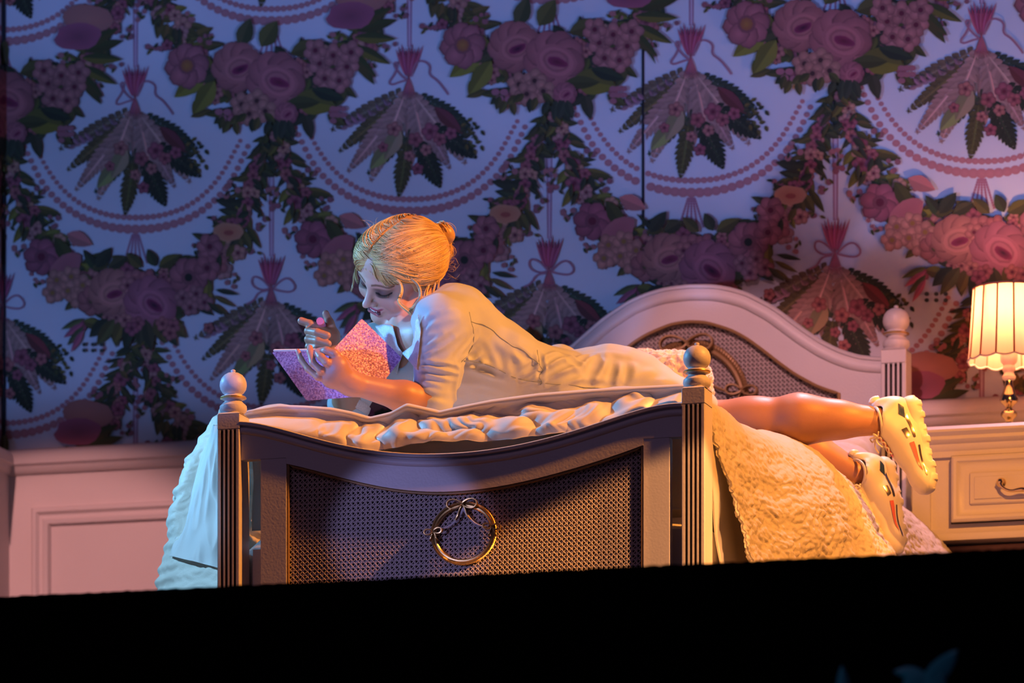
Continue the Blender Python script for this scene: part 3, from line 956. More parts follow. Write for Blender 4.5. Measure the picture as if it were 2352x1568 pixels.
MB().sweep(np.stack([xh, zo], 1), [(-.002, 1.958), (.004, 1.956), (.008, 1.962), (.008, 1.998), (-.004, 1.998), (-.004, 1.960), (-.012, 1.955), (-.022, 1.953), (-.030, 1.956), (-.034, 1.962), (-.034, 1.966), (-.004, 1.966)]).build('cap_moulding', M['cream_paint'], bed, auto=50)
xk = np.linspace(BX - .388, BX + .388, 80)
zk = from_c(IX, IZ, xk) - .003
for _ in range(2): zk = np.convolve(np.r_[zk[0], zk, zk[-1]], [.25, .5, .25], 'valid')
pts = [(BX - .388, 1.958, .5)] + [(x, 1.958, z) for x, z in zip(xk, zk)] + [(BX + .388, 1.958, .5)]
MB().tube(pts, .0045, 7).build('rope_bead', M['gold_rope'], bed)
v, f = cane(BX - .388, BX + .388, .62, 1.25, lambda x, z: abs(x - BX) < .389 and z < float(np.interp(x, xk, zk)), 1.975, step=1, wv=0)
o = obj('cane_webbing', v, f, M['cane'], bed, False); o['kind'] = 'stuff'
MB().band(xk, np.full(80, .5), zk, 1.982, 1.986).build('shadow_backing', M['cane_shadow'], bed)  # same added dark sheet for the shade behind the headboard cane
orn2 = ornament(.014, 1.045, .140, .145, 1.962, 2.0, M['gold_rope'], 60)
for (x0, x1) in ((-.530, -.505), (.531, .556)):
    MB().box((x0, .02, .24), (x1, 1.95, .40), .003).build('side_rail', M['cream_paint'], bed)
MB().box((-.505, .02, .24), (.531, 1.95, .27)).build('slat_base', M['wood_inside'], bed)

# ================================================================== BEDDING
mb = MB().box((-.500, .030, .275), (.520, 1.940, .430), .03)
box_spring = mb.build('box_spring', M['mattress'], None, loc=(BX, 1, .275))
tag(box_spring, 'ivory box spring between the bed rails under the mattress', 'box spring')
mb = MB().box((-.500, .112, .431), (.522, 1.935, .652), .05)
mattress = mb.build('mattress', M['mattress'], None, loc=(BX, 1, .431))
tag(mattress, 'thick ivory mattress lying in the cream bed frame', 'mattress')

N1 = Noise(3); N2 = Noise(7, 30); N3 = Noise(9, 24, 3)

# smooth sheet round the foot of the mattress
nu, nv = 160, 40
S = np.linspace(-.50, .525, nu)[:, None]; T = np.linspace(0, 1, nv)[None, :]
z = .640 - T * .19
y = .078 + .010 * np.sin(T * 3) + .004 * N1(S * 4, T * 1.2) + 0 * S
y = np.where(T < .08, y + (.08 - T) * .3, y)
P = np.stack([S + 0 * T, y, z + 0 * S], -1)
v, f = solid_grid(P, .002)
sheet = obj('fitted_sheet', v, f, M['sheet'], None, loc=(BX, .02, .47))
tag(sheet, 'smooth tan-lit sheet over the mattress end below the ruffled duvet', 'sheet')

# ruffled duvet: rim and puckered drop behind the footboard
rim_px = [(505, 962), (540, 955), (570, 945), (640, 932), (700, 934), (760, 938), (810, 948), (850, 960), (900, 948), (935, 928), (970, 936), (1010, 946), (1060, 934), (1130, 920), (1240, 905), (1400, 893), (1500, 888), (1565, 885), (1600, 884)]
rimP = np.array([at(u, v_, .065) for u, v_ in rim_px])
bot_px = [(505, 985), (570, 985), (700, 1000), (800, 1022), (870, 1030), (960, 1012), (1060, 1008), (1180, 1003), (1300, 986), (1400, 975), (1480, 958), (1600, 935)]
botP = np.array([at(u, v_, .02) for u, v_ in bot_px])
nu, nv = 520, 110
S = np.linspace(-.530, .510, nu)
zr = np.interp(S, rimP[:, 0], rimP[:, 2]); zbm = np.interp(S, botP[:, 0], botP[:, 2]) - .006
for _ in range(6):
    zr = np.convolve(np.r_[zr[0], zr, zr[-1]], [.25, .5, .25], 'valid'); zbm = np.convolve(np.r_[zbm[0], zbm, zbm[-1]], [.25, .5, .25], 'valid')
S2 = S[:, None]
T = np.linspace(0, 1, nv)[None, :]
top = .30      # share of the grid spent on the top surface
ty = np.clip(T / top, 0, 1); tz = np.clip((T - top) / (1 - top), 0, 1)
zr2 = zr[:, None]; zb2_ = zbm[:, None]
back_z = .672 + .004 * N1(S2 * 3, ty * 2)
Yt = .62 - .555 * ty
Zt = back_z + (zr2 - back_z) * smoothstep(.55, 1, ty) + .003 * N2(S2 * 6, ty * 3)
ph = 62 * S2 + 2.2 * tz + 3.2 * N1(S2 * 1.5 + 1, tz * .5)
gate = .45 + .55 * smoothstep(-.6, .8, N2(S2 * 2.2 + 4, tz * .3))
fold = gate * (np.abs(np.sin(ph * .5)) ** .8 * 2 - 1) + .45 * N2(S2 * 7, tz * .8 + S2 * 2) + .22 * np.sin(170 * S2 + 4 * N2(S2 * 3, tz)) * gate
amp = smoothstep(.06, .22, tz) * (1 - .5 * smoothstep(.8, 1, tz)) * smoothstep(-.42, -.22, S2)
Yd = .065 - .007 * np.sin(np.clip(tz / .12, 0, 1) * pi) + .009 * smoothstep(.08, .18, tz) - .058 * smoothstep(.12, .9, tz) - .0072 * amp * fold
Zd = zr2 + (zb2_ - zr2) * tz + amp * .003 * N1(S2 * 12, tz * 2)
Y = np.where(T <= top, Yt, Yd); Z = np.where(T <= top, Zt, Zd)
Y = np.maximum(Y, -.030 + .02 * (1 - tz))
P = np.stack([S2 + .004 * N1(S2 * 6 + 3, T * 2) * amp, Y, Z], -1)
v, f = solid_grid(P, .003)
duvet = obj('duvet', v, f, M['satin'], None, loc=(BX, .3, .60))
tag(duvet, 'cream satin duvet with puckered front edge along the footboard', 'duvet')


def swirl(a, b, seed=1, cell=.085, lam=.020):
    """raised quilting of scrolls in metres on the cloth (a, b)"""
    r = np.random.RandomState(seed)
    na, nb = int(a.max() / cell) + 3, int((b.max() - min(0, b.min())) / cell) + 3
    best = np.full(a.shape, 9.); h = np.zeros(a.shape)
    b0 = min(0, b.min())
    for i in range(-1, na):
        for j in range(-1, nb):
            ca, cb = (i + .5 + r.uniform(-.3, .3)) * cell, b0 + (j + .5 + r.uniform(-.3, .3)) * cell
            hand = r.choice([-1, 1]); ph = r.uniform(0, 6)
            d = np.hypot(a - ca, b - cb)
            m = d < np.minimum(best, cell * .8)
            if not m.any(): continue
            th = np.arctan2(b - cb, a - ca)
            g = d / lam * 2 * pi + hand * th + ph
            h = np.where(m, np.abs(np.cos(g / 2)) ** .6, h)
            best = np.where(m, d, best)
    return h


def puff(a, b, cell, seed):
    """puffy cells between stitched lines"""
    r = np.random.RandomState(seed)
    jx, jy = r.uniform(.1, .9, (64, 64)), r.uniform(.1, .9, (64, 64))
    ca, cb = np.floor(a / cell).astype(int), np.floor(b / cell).astype(int)
    F1 = np.full(a.shape, 9.); F2 = np.full(a.shape, 9.)
    for i in (-1, 0, 1):
        for j in (-1, 0, 1):
            x, y = ca + i, cb + j
            d = np.hypot(a / cell - x - jx[x % 64, y % 64], b / cell - y - jy[x % 64, y % 64])
            F2 = np.where(d < F1, F1, np.minimum(F2, d)); F1 = np.minimum(F1, d)
    return smoothstep(0, .55, F2 - F1)


# coverlet: one part thrown over the top, one drape each side
cover = thing('coverlet', 'quilted cream coverlet with scroll stitching hanging over both bed sides', 'coverlet', (BX, 1.0, .68))
nu, nv = 460, 240
s = np.linspace(.055, 1.57, nu)[:, None]; t = np.linspace(0, 1, nv)[None, :]
drop = t * .62
crown = .700 + .028 * np.exp(-((s - .75) / .28) ** 2) + .03 * np.exp(-((s - 1.5) / .3) ** 2)
flare = .16 + .36 * smoothstep(.1, .9, s) + .30 * smoothstep(1.0, 1.5, s)
rr = .035 + .085 * smoothstep(.1, .8, s)
out = rr * (1 - np.exp(-drop / .035)) + flare * drop
fold = .016 * N1(s * 1.6 + .3 * t, t * .6) * smoothstep(.05, .5, t)
lob = .030 * smoothstep(.12, .9, t) * np.sin(s * 8.5 + 1.2)
hh = swirl(s + 0 * t, drop + 0 * s, 4, .12, .022)
crm = N2(s * 11 + 2 * t, drop * 16)
crm2 = 1 - np.abs(N1(s * 7 + drop * 5, drop * 4 - s * 3)) * 1.2
X = .512 + out + fold + lob + .0036 * hh + .0036 * puff(s + .006 * N1(s * 9, t * 5), drop * 1.0 + .006 * N2(s * 8, t * 5), .030, 5) * (.35 + .65 * smoothstep(.05, .4, t)) + .0014 * puff(s + 0 * t, drop + 0 * s, .013, 9) + .0024 * N1(s * 6, drop * 8) + .0007 * N1(s * 40, drop * 38)
Zc = crown - drop * .93 + .006 * N1(s * 3 + 1, t)
# hem at the foot end runs down and slightly backwards, a bit ragged
yy = s + .05 * t * np.exp(-(s - .055) / .2) + .004 * N2(s * 3, t * 9) * np.exp(-(s - .055) / .05)
P = np.stack([X, yy + 0 * X, Zc + 0 * X], -1)
Ptop = P.copy()
v, f = solid_grid(P[:, ::-1], .006)
rd = obj('side_drape', v, f, M['quilt'], cover)
mb = MB()
nu2, nv2 = 70, 60
s = np.linspace(.64, 1.86, nu2)[:, None]; x = np.linspace(-.535, .53, nv2)[None, :]
P = np.stack([x + 0 * s, s + 0 * x, .682 + .006 * N1(x * 4, s * 3) + 0 * x], -1)
v, f = solid_grid(P[:, ::-1], -.006)
obj('top_panel', v, f, M['quilt'], cover)
# under sheet glimpsed between the right post and the coverlet hem
nu2, nv2 = 60, 60
s = np.linspace(0.03, .5, nu2)[:, None]; t = np.linspace(0, 1, nv2)[None, :]
X = .520 + .035 * (1 - np.exp(-t * .6 / .03)) + (.05 + .10 * s) * t * .6 + .012 * N1(s * 5 + 2, t * 1.5) * t
P = np.stack([X, s + 0 * t, .690 - t * .58 + 0 * s], -1)
v, f = solid_grid(P[:, ::-1], .002)
o = obj('bed_sheet', v, f, M['sheet'], None, loc=(.55, .25, .4))
tag(o, 'plain sheet edge hanging behind the right front bed post', 'sheet')

# left side: quilted drape spreading outwards beside the left post
PLW = np.array([at(u, v_, .30) for u, v_ in [(505, 978), (478, 1020), (452, 1075), (425, 1150), (404, 1215), (392, 1280), (375, 1350), (350, 1450), (330, 1540)]])
nu, nv = 260, 200
a = np.linspace(0, 1, nu)[:, None]; t = np.linspace(0, 1, nv)[None, :]
zz = PLW[0, 2] + (PLW[-1, 2] - PLW[0, 2]) * t
xl = np.interp(zz, PLW[::-1, 2], PLW[::-1, 0])
xe = xl + .004 * N1(0 * zz, t * 14)
k1 = .22
aa = np.clip(a / k1, 0, 1); ab = np.clip((a - k1) / (1 - k1), 0, 1)
xq = -.515 + (xe + .515) * np.sin(aa * pi / 2)
yq = .07 + .23 * (1 - np.cos(aa * pi / 2)) ** .9 + .03 * N1(aa * 2, t * 1.2) * aa
X = np.where(a <= k1, xq, xe + .02 * np.sin(ab * 9) * t)
Y = np.where(a <= k1, yq, .30 + 1.5 * ab)
hh = swirl(np.where(a <= k1, a / k1 * .34, .34 + 1.4 * ab), t * .55 + 0 * a, 12, .075, .018)
nrm = np.where(a <= k1, -1., 0.)
Y = Y + nrm * .0035 * hh; X = X - (1 + nrm) * .0035 * hh
Zq = zz + 0 * a
P = np.stack([X + 0 * t, Y + 0 * t, Zq], -1)
v, f = solid_grid(P[::-1][:, ::-1], .006)
obj('side_drape', v, f, M['quilt'], cover)
hem = P[int(k1 * nu)]
MB().tube(resample(hem + np.array([-.001, -.003, 0]), 120), .0022, 6).build('piped_hem', M['sheet'], cover)
# sheet flap lying over it
tri = [(500, 985), (470, 1065), (447, 1140), (425, 1205), (398, 1281)]
nu2, nv2 = 50, 90
a = np.linspace(0, 1, nu2)[:, None]; t = np.linspace(0, 1, nv2)[None, :]
L = np.array([at(u, v_, .16) for u, v_ in tri])
lx = np.interp(t, np.linspace(0, 1, 5), L[:, 0]); lz = np.interp(t, np.linspace(0, 1, 5), L[:, 2])
R0, R1 = at(522, 985, .10), at(522, 1312, .10)
rx = R0[0] + (R1[0] - R0[0]) * t; rz = R0[2] + (R1[2] - R0[2]) * t
fo = .35 * N2(a * 1.6 + t * 1.4, t * .8 + 3)
X = lx + (rx - lx) * a; Zf = lz + (rz - lz) * a
Y = .056 + .07 * (1 - a) ** 2 + .010 * t * fo + .005 * np.abs(N1(a * 2.2, t * 1.2 + 1))
Y = Y + 0 * t
P = np.stack([X, Y, Zf], -1)
v, f = solid_grid(P[:, ::-1], .0015)
o = obj('bed_sheet', v, f, M['sheet'], None, loc=(-.6, .1, .55))
tag(o, 'blue-lit flap of bed sheet hanging beside the left front bed post', 'sheet')


def pillow(name, c, sx, sy, sz, rot, label, cat, m, seed, bumpy=.006, group=None, tilt=0.0):
    n = 40
    mb = MB()
    u = np.linspace(-1, 1, n)
    U, V = np.meshgrid(u, u, indexing='ij')
    th = (np.clip(1 - U ** 4, 0, 1) * np.clip(1 - V ** 4, 0, 1)) ** .45
    nz = Noise(seed)
    pin = 1 - .07 * (U ** 2) * (V ** 2)
    R = Matrix.Rotation(rot, 3, 'Z') @ Matrix.Rotation(tilt, 3, 'X')
    R = np.array(R)
    vs = []
    for sg in (1, -1):
        Z = sg * th * sz * (1 + .12 * nz(U * .8, V * .8)) + bumpy * nz(U * 3 + sg, V * 3) * th
        P = np.stack([U * sx * pin, V * sy * pin, Z], -1).reshape(-1, 3) @ R.T + np.array(c)
        vs.append(P)
    f = grid_faces(n, n)
    F = f[:, ::1].tolist() + (f[:, ::-1] + n * n).tolist()
    o = obj(name, np.concatenate(vs), F, m, None, loc=c)
    # weld the rim
    import bmesh
    bm = bmesh.new(); bm.from_mesh(o.data); bmesh.ops.remove_doubles(bm, verts=bm.verts, dist=.0005); bmesh.ops.recalc_face_normals(bm, faces=bm.faces); bm.to_mesh(o.data); bm.free()
    tag(o, label, cat, group)
    return o


pillow('pillow', (.26, 1.70, .86), .30, .19, .085, .03, 'plump white pillow leaning on the headboard behind the calves', 'pillow', M['sheet'], 2, tilt=.62)
pillow('pillow', (.36, 1.36, .755), .25, .16, .062, -.06, 'flatter white pillow lying in front of the leaning one', 'pillow', M['sheet'], 5, tilt=.15)
# ================================================================== NIGHTSTAND AND LAMP
ns = thing('nightstand', 'cream painted nightstand with one moulded drawer right of the bed', 'nightstand', (.95, 1.85, 0))
NX0, NX1, NF, NB, NZ0, NZ1 = .665, 1.245, 1.60, 2.10, .612, .885
mb = MB().box((NX0, NF + .012, NZ0), (NX1, NB, NZ1 - .05))
mb.box((NX0 - .0, NF, NZ0), (NX0 + .045, NF + .02, NZ1 - .05), .002)
mb.box((NX1 - .045, NF, NZ0), (NX1, NF + .02, NZ1 - .05), .002)
body = mb.build('body', M['cream_paint'], ns)
MB().box((NX0 - .035, NF - .03, NZ1 - .024), (NX1 + .035, NB + .01, NZ1), .009).build('top', M['cream_paint'], ns)
prof = [(0, 0), (.048, 0), (.048, -.026), (.040, -.027), (.034, -.022), (.030, -.014), (.020, -.012), (.014, -.006), (.004, -.005), (0, -.004)]
rail('r', NZ1 - .072, NX0 - .003, NX1 + .003, NF + .004, prof).build('cornice_moulding', M['cream_paint'], ns)
rail('r', NZ0 - .002, NX0 - .006, NX1 + .006, NF + .004, [(0, 0), (.030, 0), (.030, -.006), (.022, -.010), (.016, -.018), (.006, -.020), (0, -.018)]).build('base_moulding', M['cream_paint'], ns)
# lower stand, set back
mb = MB()
mb.box((NX0 + .02, NF + .05, .575), (NX1 - .02, NB - .02, .606), .002)
mb.build('lower_rail', mat('stand_wood', (.45, .25, .16, 1), .5, noise=.4, nscale=12), ns)
for x in (NX0 + .05, NX1 - .05):
    for y in (NF + .08, NB - .06):
        MB().lathe([(.014, 0), (.02, .02), (.014, .06), (.022, .2), (.026, .45), (.018, .5), (.028, .53), (.028, .575)], (x, y, 0), 20).build('leg', M['cream_paint'], ns)
# drawer
DX0, DX1, DZ0, DZ1 = .765, 1.145, .654, .813
mb = MB().box((DX0, NF - .004, DZ0), (DX1, NF + .01, DZ1))
y = NF - .004
mb.sweep([(DX0, DZ0), (DX1, DZ0), (DX1, DZ1), (DX0, DZ1)], [(0, y), (0, y - .010), (.006, y - .014), (.013, y - .012), (.018, y - .004), (.026, y - .001), (.030, y)], closed=True)
a = .044; b_ = .040
mb.box((DX0 + a, y - .007, DZ0 + b_), (DX1 - a, y + .001, DZ1 - b_), .0035)
mb.box((DX0 + a + .012, y - .0095, DZ0 + b_ + .012), (DX1 - a - .012, y - .006, DZ1 - b_ - .012), .0015)
y -= .006
dr = mb.build('drawer', M['cream_paint'], ns)
MB().sweep([(DX0 - .003, DZ0 - .003), (DX1 + .003, DZ0 - .003), (DX1 + .003, DZ1 + .003), (DX0 - .003, DZ1 + .003)], [(0, NF + .0005), (0, NF - .0012), (.004, NF - .0012), (.004, NF + .0005)], closed=True).build('drawer_gap', M['seam_dark'], ns, False)
mb = MB()
hz = .742
for hx in (.889, .998):
    mb.tube([(hx, y - .004, hz), (hx, y - .012, hz), (hx, y - .020, hz)], [.010, .012, .006], 14)
    mb.lathe([(.0005, -.008), (.006, -.006), (.009, 0), (.006, .006), (.0005, .008)], (hx, y - .022, hz), 14)
mb.tube(smooth_path([(.889, y - .024, hz), (.893, y - .028, hz - .014), (.915, y - .030, hz - .026), (.943, y - .030, hz - .021), (.972, y - .030, hz - .026), (.994, y - .028, hz - .014), (.998, y - .024, hz)], 40), [.0045, .0035, .0035, .006, .0035, .0035, .0045], 10)
mb.build('handle', M['brass'], dr)

lamp = thing('table_lamp', 'lit bedside lamp with pleated pink shade on a brass and china stem', 'lamp', (.848, 1.88, NZ1))
LX, LY = .848, 1.88
MB().lathe([(.050, 0), (.052, .006), (.046, .012), (.022, .018), (.012, .026), (.010, .034), (.014, .042), (.010, .050), (.008, .058), (.012, .066), (.019, .072), (.021, .078), (.018, .084), (.008, .091), (.0075, .094), (.013, .100), (.022, .108), (.023, .114), (.018, .126), (.013, .140), (.0105, .152), (.010, .160)], (LX, LY, NZ1), 32).build('brass_stem', M['brass'], lamp)
MB().lathe([(.011, .160), (.016, .164), (.017, .170), (.013, .176), (.012, .180), (.016, .186), (.0155, .194), (.012, .198)], (LX, LY, NZ1), 32).build('china_collar', M['lamp_china'], lamp)
MB().lathe([(.012, .198), (.020, .206), (.022, .216), (.021, .240), (.014, .250), (.012, .262)], (LX, LY, NZ1), 28).build('bulb_socket', M['lamp_china'], lamp)
bulb = bpy.data.materials.new('bulb_glow'); bulb.use_nodes = True
bb = bulb.node_tree.nodes['Principled BSDF']
bb.inputs['Emission Color'].default_value = (1, .62, .33, 1); bb.inputs['Emission Strength'].default_value = 10
MB().lathe([(.008, .262), (.015, .275), (.019, .292), (.016, .308), (.008, .316), (.001, .319)], (LX, LY, NZ1), 20).build('bulb', bulb, lamp)
pl_ = add_light('POINT', 'lamp_bulb_light', (LX, LY, NZ1 + .292), None, 7.0, (1, .48, .20), .022)
for o in list(lamp.children):
    if o.name.startswith('bulb') and o.name == 'bulb': o.visible_shadow = True
pl_.location = (LX, LY - .0, NZ1 + .335)


def shade_mat(name, col):
    m = bpy.data.materials.new(name); m.use_nodes = True
    nt = m.node_tree
    for n in list(nt.nodes): nt.nodes.remove(n)
    out = nt.nodes.new('ShaderNodeOutputMaterial'); mix = nt.nodes.new('ShaderNodeMixShader')
    tr = nt.nodes.new('ShaderNodeBsdfTranslucent'); df = nt.nodes.new('ShaderNodeBsdfDiffuse')
    nz = nt.nodes.new('ShaderNodeTexWave'); nz.inputs['Scale'].default_value = 60; nz.inputs['Distortion'].default_value = 3
    tr.inputs[0].default_value = col; df.inputs[0].default_value = col
    mix.inputs[0].default_value = .38
    nt.links.new(tr.outputs[0], mix.inputs[2]); nt.links.new(df.outputs[0], mix.inputs[1]); nt.links.new(mix.outputs[0], out.inputs[0])
    return m


SH = [shade_mat('shade_cream', (.80, .58, .46, 1)), shade_mat('shade_pink', (.74, .46, .42, 1))]
shade_rib = mat('shade_rib', (.40, .14, .08, 1), .7)
zb_, zt_ = NZ1 + .212, NZ1 + .385
rb, rt = .100, .087
n = 144
P12 = 14
Rm = lambda a: 1 + .022 * np.abs(np.sin(a * P12 / 2))
t = np.linspace(0, 1, 12)
for k in range(P12):
    aa = np.linspace(2 * pi * k / P12, 2 * pi * (k + 1) / P12, 11)
    V = []
    for a in aa:
        q = abs(sin((a - aa[0]) / (aa[-1] - aa[0]) * pi))
        for tt in t:
            r = (rb + (rt - rb) * tt ** .8) * (1 + .020 * q + .003 * sin(a * 90))
            V.append((LX + r * cos(a + .1), LY + r * sin(a + .1), zb_ + (zt_ - zb_) * tt - .006 * q * (1 - tt)))
    obj('shade_panel', V, grid_faces(11, 12), SH[k % 2], lamp)
    r0, r1 = rb, rt
    MB().tube([(LX + (rb + (rt - rb) * tt ** .8 + .001) * cos(aa[0] + .1), LY + (rb + (rt - rb) * tt ** .8 + .001) * sin(aa[0] + .1), zb_ + (zt_ - zb_) * tt) for tt in t], .0024, 6).build('shade_rib', shade_rib, lamp)
for (r, z, w) in ((rb, zb_, .006), (rt, zt_, 0)):
    a = np.linspace(0, 2 * pi, 141)[:-1]
    q = np.abs(np.sin((a - .1) * P12 / 2))
    MB().tube(np.stack([LX + r * (1 + .02 * q) * np.cos(a), LY + r * (1 + .02 * q) * np.sin(a), z - w * q], 1), .0024, 6, closed=True).build('shade_trim', shade_rib if z == zt_ else M['fleece'], lamp)
for a in (0, 2.1, 4.2):
    MB().tube([(LX + .016 * cos(a), LY + .016 * sin(a), NZ1 + .262), (LX + .06 * cos(a), LY + .06 * sin(a), NZ1 + .33), (LX + .086 * cos(a), LY + .086 * sin(a), zt_ - .004)], .0012, 5).build('shade_wire', M['brass'], lamp)
# ================================================================== PERSON
def V3(*a): return np.array(a, float)
def nrm(v): return v / np.linalg.norm(v)


def prim_eval(p, P):
    k = p[0]
    if k == 'c':        # tapered capsule
        a, b, ra, rb_ = p[1:5]
        ab = b - a; t = np.clip(((P - a) @ ab) / (ab @ ab), 0, 1)
        return np.linalg.norm(P - a - t[:, None] * ab, axis=1) - (ra + (rb_ - ra) * t)
    if k == 'w':        # tapered capsule widened along a direction
        a, b, ra, rb_, L, f = p[1:7]
        ab = b - a
        q = P - a
        s = (q @ L)
        t = np.clip((q @ ab) / (ab @ ab), 0, 1)
        q2 = q - t[:, None] * ab
        s = q2 @ L
        q2 = q2 - np.outer(s * (1 - 1 / f), L)
        return np.linalg.norm(q2, axis=1) - (ra + (rb_ - ra) * t)
    if k == 'e':        # ellipsoid, rows of R are its axes
        c, r, R = p[1:4]
        q = (P - c) @ R.T
        k0 = np.linalg.norm(q / r, axis=1); k1 = np.linalg.norm(q / (r * r), axis=1) + 1e-9
        return k0 * (k0 - 1) / k1


def prim_bound(p):
    if p[0] == 'c': return (p[1] + p[2]) / 2, np.linalg.norm(p[2] - p[1]) / 2 + max(p[3], p[4])
    if p[0] == 'w': return (p[1] + p[2]) / 2, np.linalg.norm(p[2] - p[1]) / 2 + max(p[3], p[4]) * p[6]
    return p[1], max(p[2])


def sdf(prims, P):
    """prims: (shape, k, op) with op 'u' union or 's' subtract"""
    d = np.full(len(P), .5)
    for sh, k, op in prims:
        q = prim_eval(sh, P)
        if op == 'u':
            h = np.clip(.5 + .5 * (d - q) / k, 0, 1)
            d = d + (q - d) * h - k * h * (1 - h)
        else:
            q = -q
            h = np.clip(.5 - .5 * (d - q) / k, 0, 1)
            d = d + (q - d) * h + k * h * (1 - h)
    return d


def mesh_sdf(prims, h, post=None, pad=.01, marg=.03):
    bs = [prim_bound(s) for s, k, op in prims if op == 'u']
    lo = np.min([c - r for c, r in bs], 0) - pad; hi = np.max([c + r for c, r in bs], 0) + pad
    B = 8
    nb = np.ceil((hi - lo) / (h * B)).astype(int) + 1
    D = np.ones(nb * B, np.float32)
    G = 4
    ctr_off = (B - 1) / 2 * h
    loc = np.stack(np.meshgrid(*[np.arange(B) * h] * 3, indexing='ij'), -1).reshape(-1, 3)
    bounds = [prim_bound(s) for s, k, op in prims]
    for gx in range(0, nb[0], G):
        for gy in range(0, nb[1], G):
            for gz in range(0, nb[2], G):
                g0 = np.array([gx, gy, gz]); g1 = np.minimum(g0 + G, nb)
                c = lo + (g0 + g1) / 2 * B * h; R = np.linalg.norm((g1 - g0) * B * h) / 2
                act = [p for p, (pc, pr) in zip(prims, bounds) if np.linalg.norm(c - pc) - pr < R + marg + .02]
                if not any(a[2] == 'u' for a in act): continue
                bi = np.stack(np.meshgrid(*[np.arange(a, b) for a, b in zip(g0, g1)], indexing='ij'), -1).reshape(-1, 3)
                bc = lo + bi * B * h + ctr_off
                dc = sdf(act, bc)
                near = np.abs(dc) < B * h * .9 + marg
                for b, v in zip(bi[~near], dc[~near]):
                    if v < 0: D[b[0] * B:b[0] * B + B, b[1] * B:b[1] * B + B, b[2] * B:b[2] * B + B] = -1
                nbk = bi[near]
                if not len(nbk): continue
                P = (lo + nbk[:, None, :] * B * h + loc[None]).reshape(-1, 3)
                v = sdf(act, P)
                if post is not None: v = post(P, v)
                v = v.reshape(-1, B, B, B).astype(np.float32)
                for b, q in zip(nbk, v): D[b[0] * B:b[0] * B + B, b[1] * B:b[1] * B + B, b[2] * B:b[2] * B + B] = q
    # naive surface nets
    s = D < 0
    cs = np.zeros(np.array(s.shape) - 1, np.int8)
    cor = [(i, j, k) for i in (0, 1) for j in (0, 1) for k in (0, 1)]
    nx, ny, nz = cs.shape
    for (i, j, k) in cor: cs += s[i:i + nx, j:j + ny, k:k + nz]
    cell = np.argwhere((cs > 0) & (cs < 8))
    vals = {c: D[cell[:, 0] + c[0], cell[:, 1] + c[1], cell[:, 2] + c[2]] for c in cor}
    acc = np.zeros((len(cell), 3)); cnt = np.zeros(len(cell))
    for a in cor:
        for ax in range(3):
            if a[ax] == 1: continue
            b = list(a); b[ax] = 1; b = tuple(b)
            va, vb = vals[a], vals[b]
            m = (va < 0) != (vb < 0)
            t = va[m] / (va[m] - vb[m])
            p = np.zeros((m.sum(), 3)); p[:] = a; p[:, ax] = t
            acc[m] += p; cnt[m] += 1
    V = lo + (cell + acc / cnt[:, None]) * h
    idx = np.full(cs.shape, -1, np.int32); idx[tuple(cell.T)] = np.arange(len(cell))
    F = []
    for ax in range(3):
        sh0 = [slice(None)] * 3; sh1 = [slice(None)] * 3
        sh0[ax] = slice(0, -1); sh1[ax] = slice(1, None)
        e = s[tuple(sh0)] != s[tuple(sh1)]
        E = np.argwhere(e)
        u, v_ = (ax + 1) % 3, (ax + 2) % 3
        E = E[(E[:, u] > 0) & (E[:, v_] > 0) & (E[:, u] < s.shape[u] - 1) & (E[:, v_] < s.shape[v_] - 1)]
        ins = s[tuple(E.T)]
        q = []
        for du, dv in ((1, 1), (0, 1), (0, 0), (1, 0)):
            c = E.copy(); c[:, u] -= du; c[:, v_] -= dv
            q.append(idx[tuple(c.T)])
        q = np.stack(q, 1)
        q[~ins] = q[~ins][:, ::-1]
        F.append(q)
    F = np.concatenate(F)
    return V, F[(F >= 0).all(1)]


def relax(V, F, it=2, w=.5):
    E = np.concatenate([F[:, [0, 1]], F[:, [1, 2]], F[:, [2, 3]], F[:, [3, 0]]])
    for _ in range(it):
        s = np.zeros_like(V); c = np.zeros(len(V))
        for k in range(3):
            s[:, k] = np.bincount(E[:, 0], V[E[:, 1], k], len(V)) + np.bincount(E[:, 1], V[E[:, 0], k], len(V))
        c = np.bincount(E[:, 0], minlength=len(V)) + np.bincount(E[:, 1], minlength=len(V))
        V = V + w * (s / np.maximum(c, 1)[:, None] - V)
    return V


# ---------------------------------------------------------------- head frame
def cam_vec(i, j, k): return nrm(i * IV + j * JV + k * KV)
HF = cam_vec(-.69, -.60, .40)
HL = cam_vec(.69, -.51, .52); HL = nrm(HL - HF * (HL @ HF))
HR = -HL
HU = nrm(np.cross(HR, HF))
HC = at(913, 621, .45)
HS = 1.0
HM = np.stack([HR, HF, HU])        # rows


def hp(x, y, z): return HC + HS * (x * HR + y * HF + z * HU)
def hell(c, r, k, op='u', R=None): return (('e', hp(*c), np.array(r) * HS, HM if R is None else R), k, op)
def hcap(a, b, ra, rb_, k, op='u'): return (('c', hp(*a), hp(*b), ra * HS, rb_ * HS), k, op)


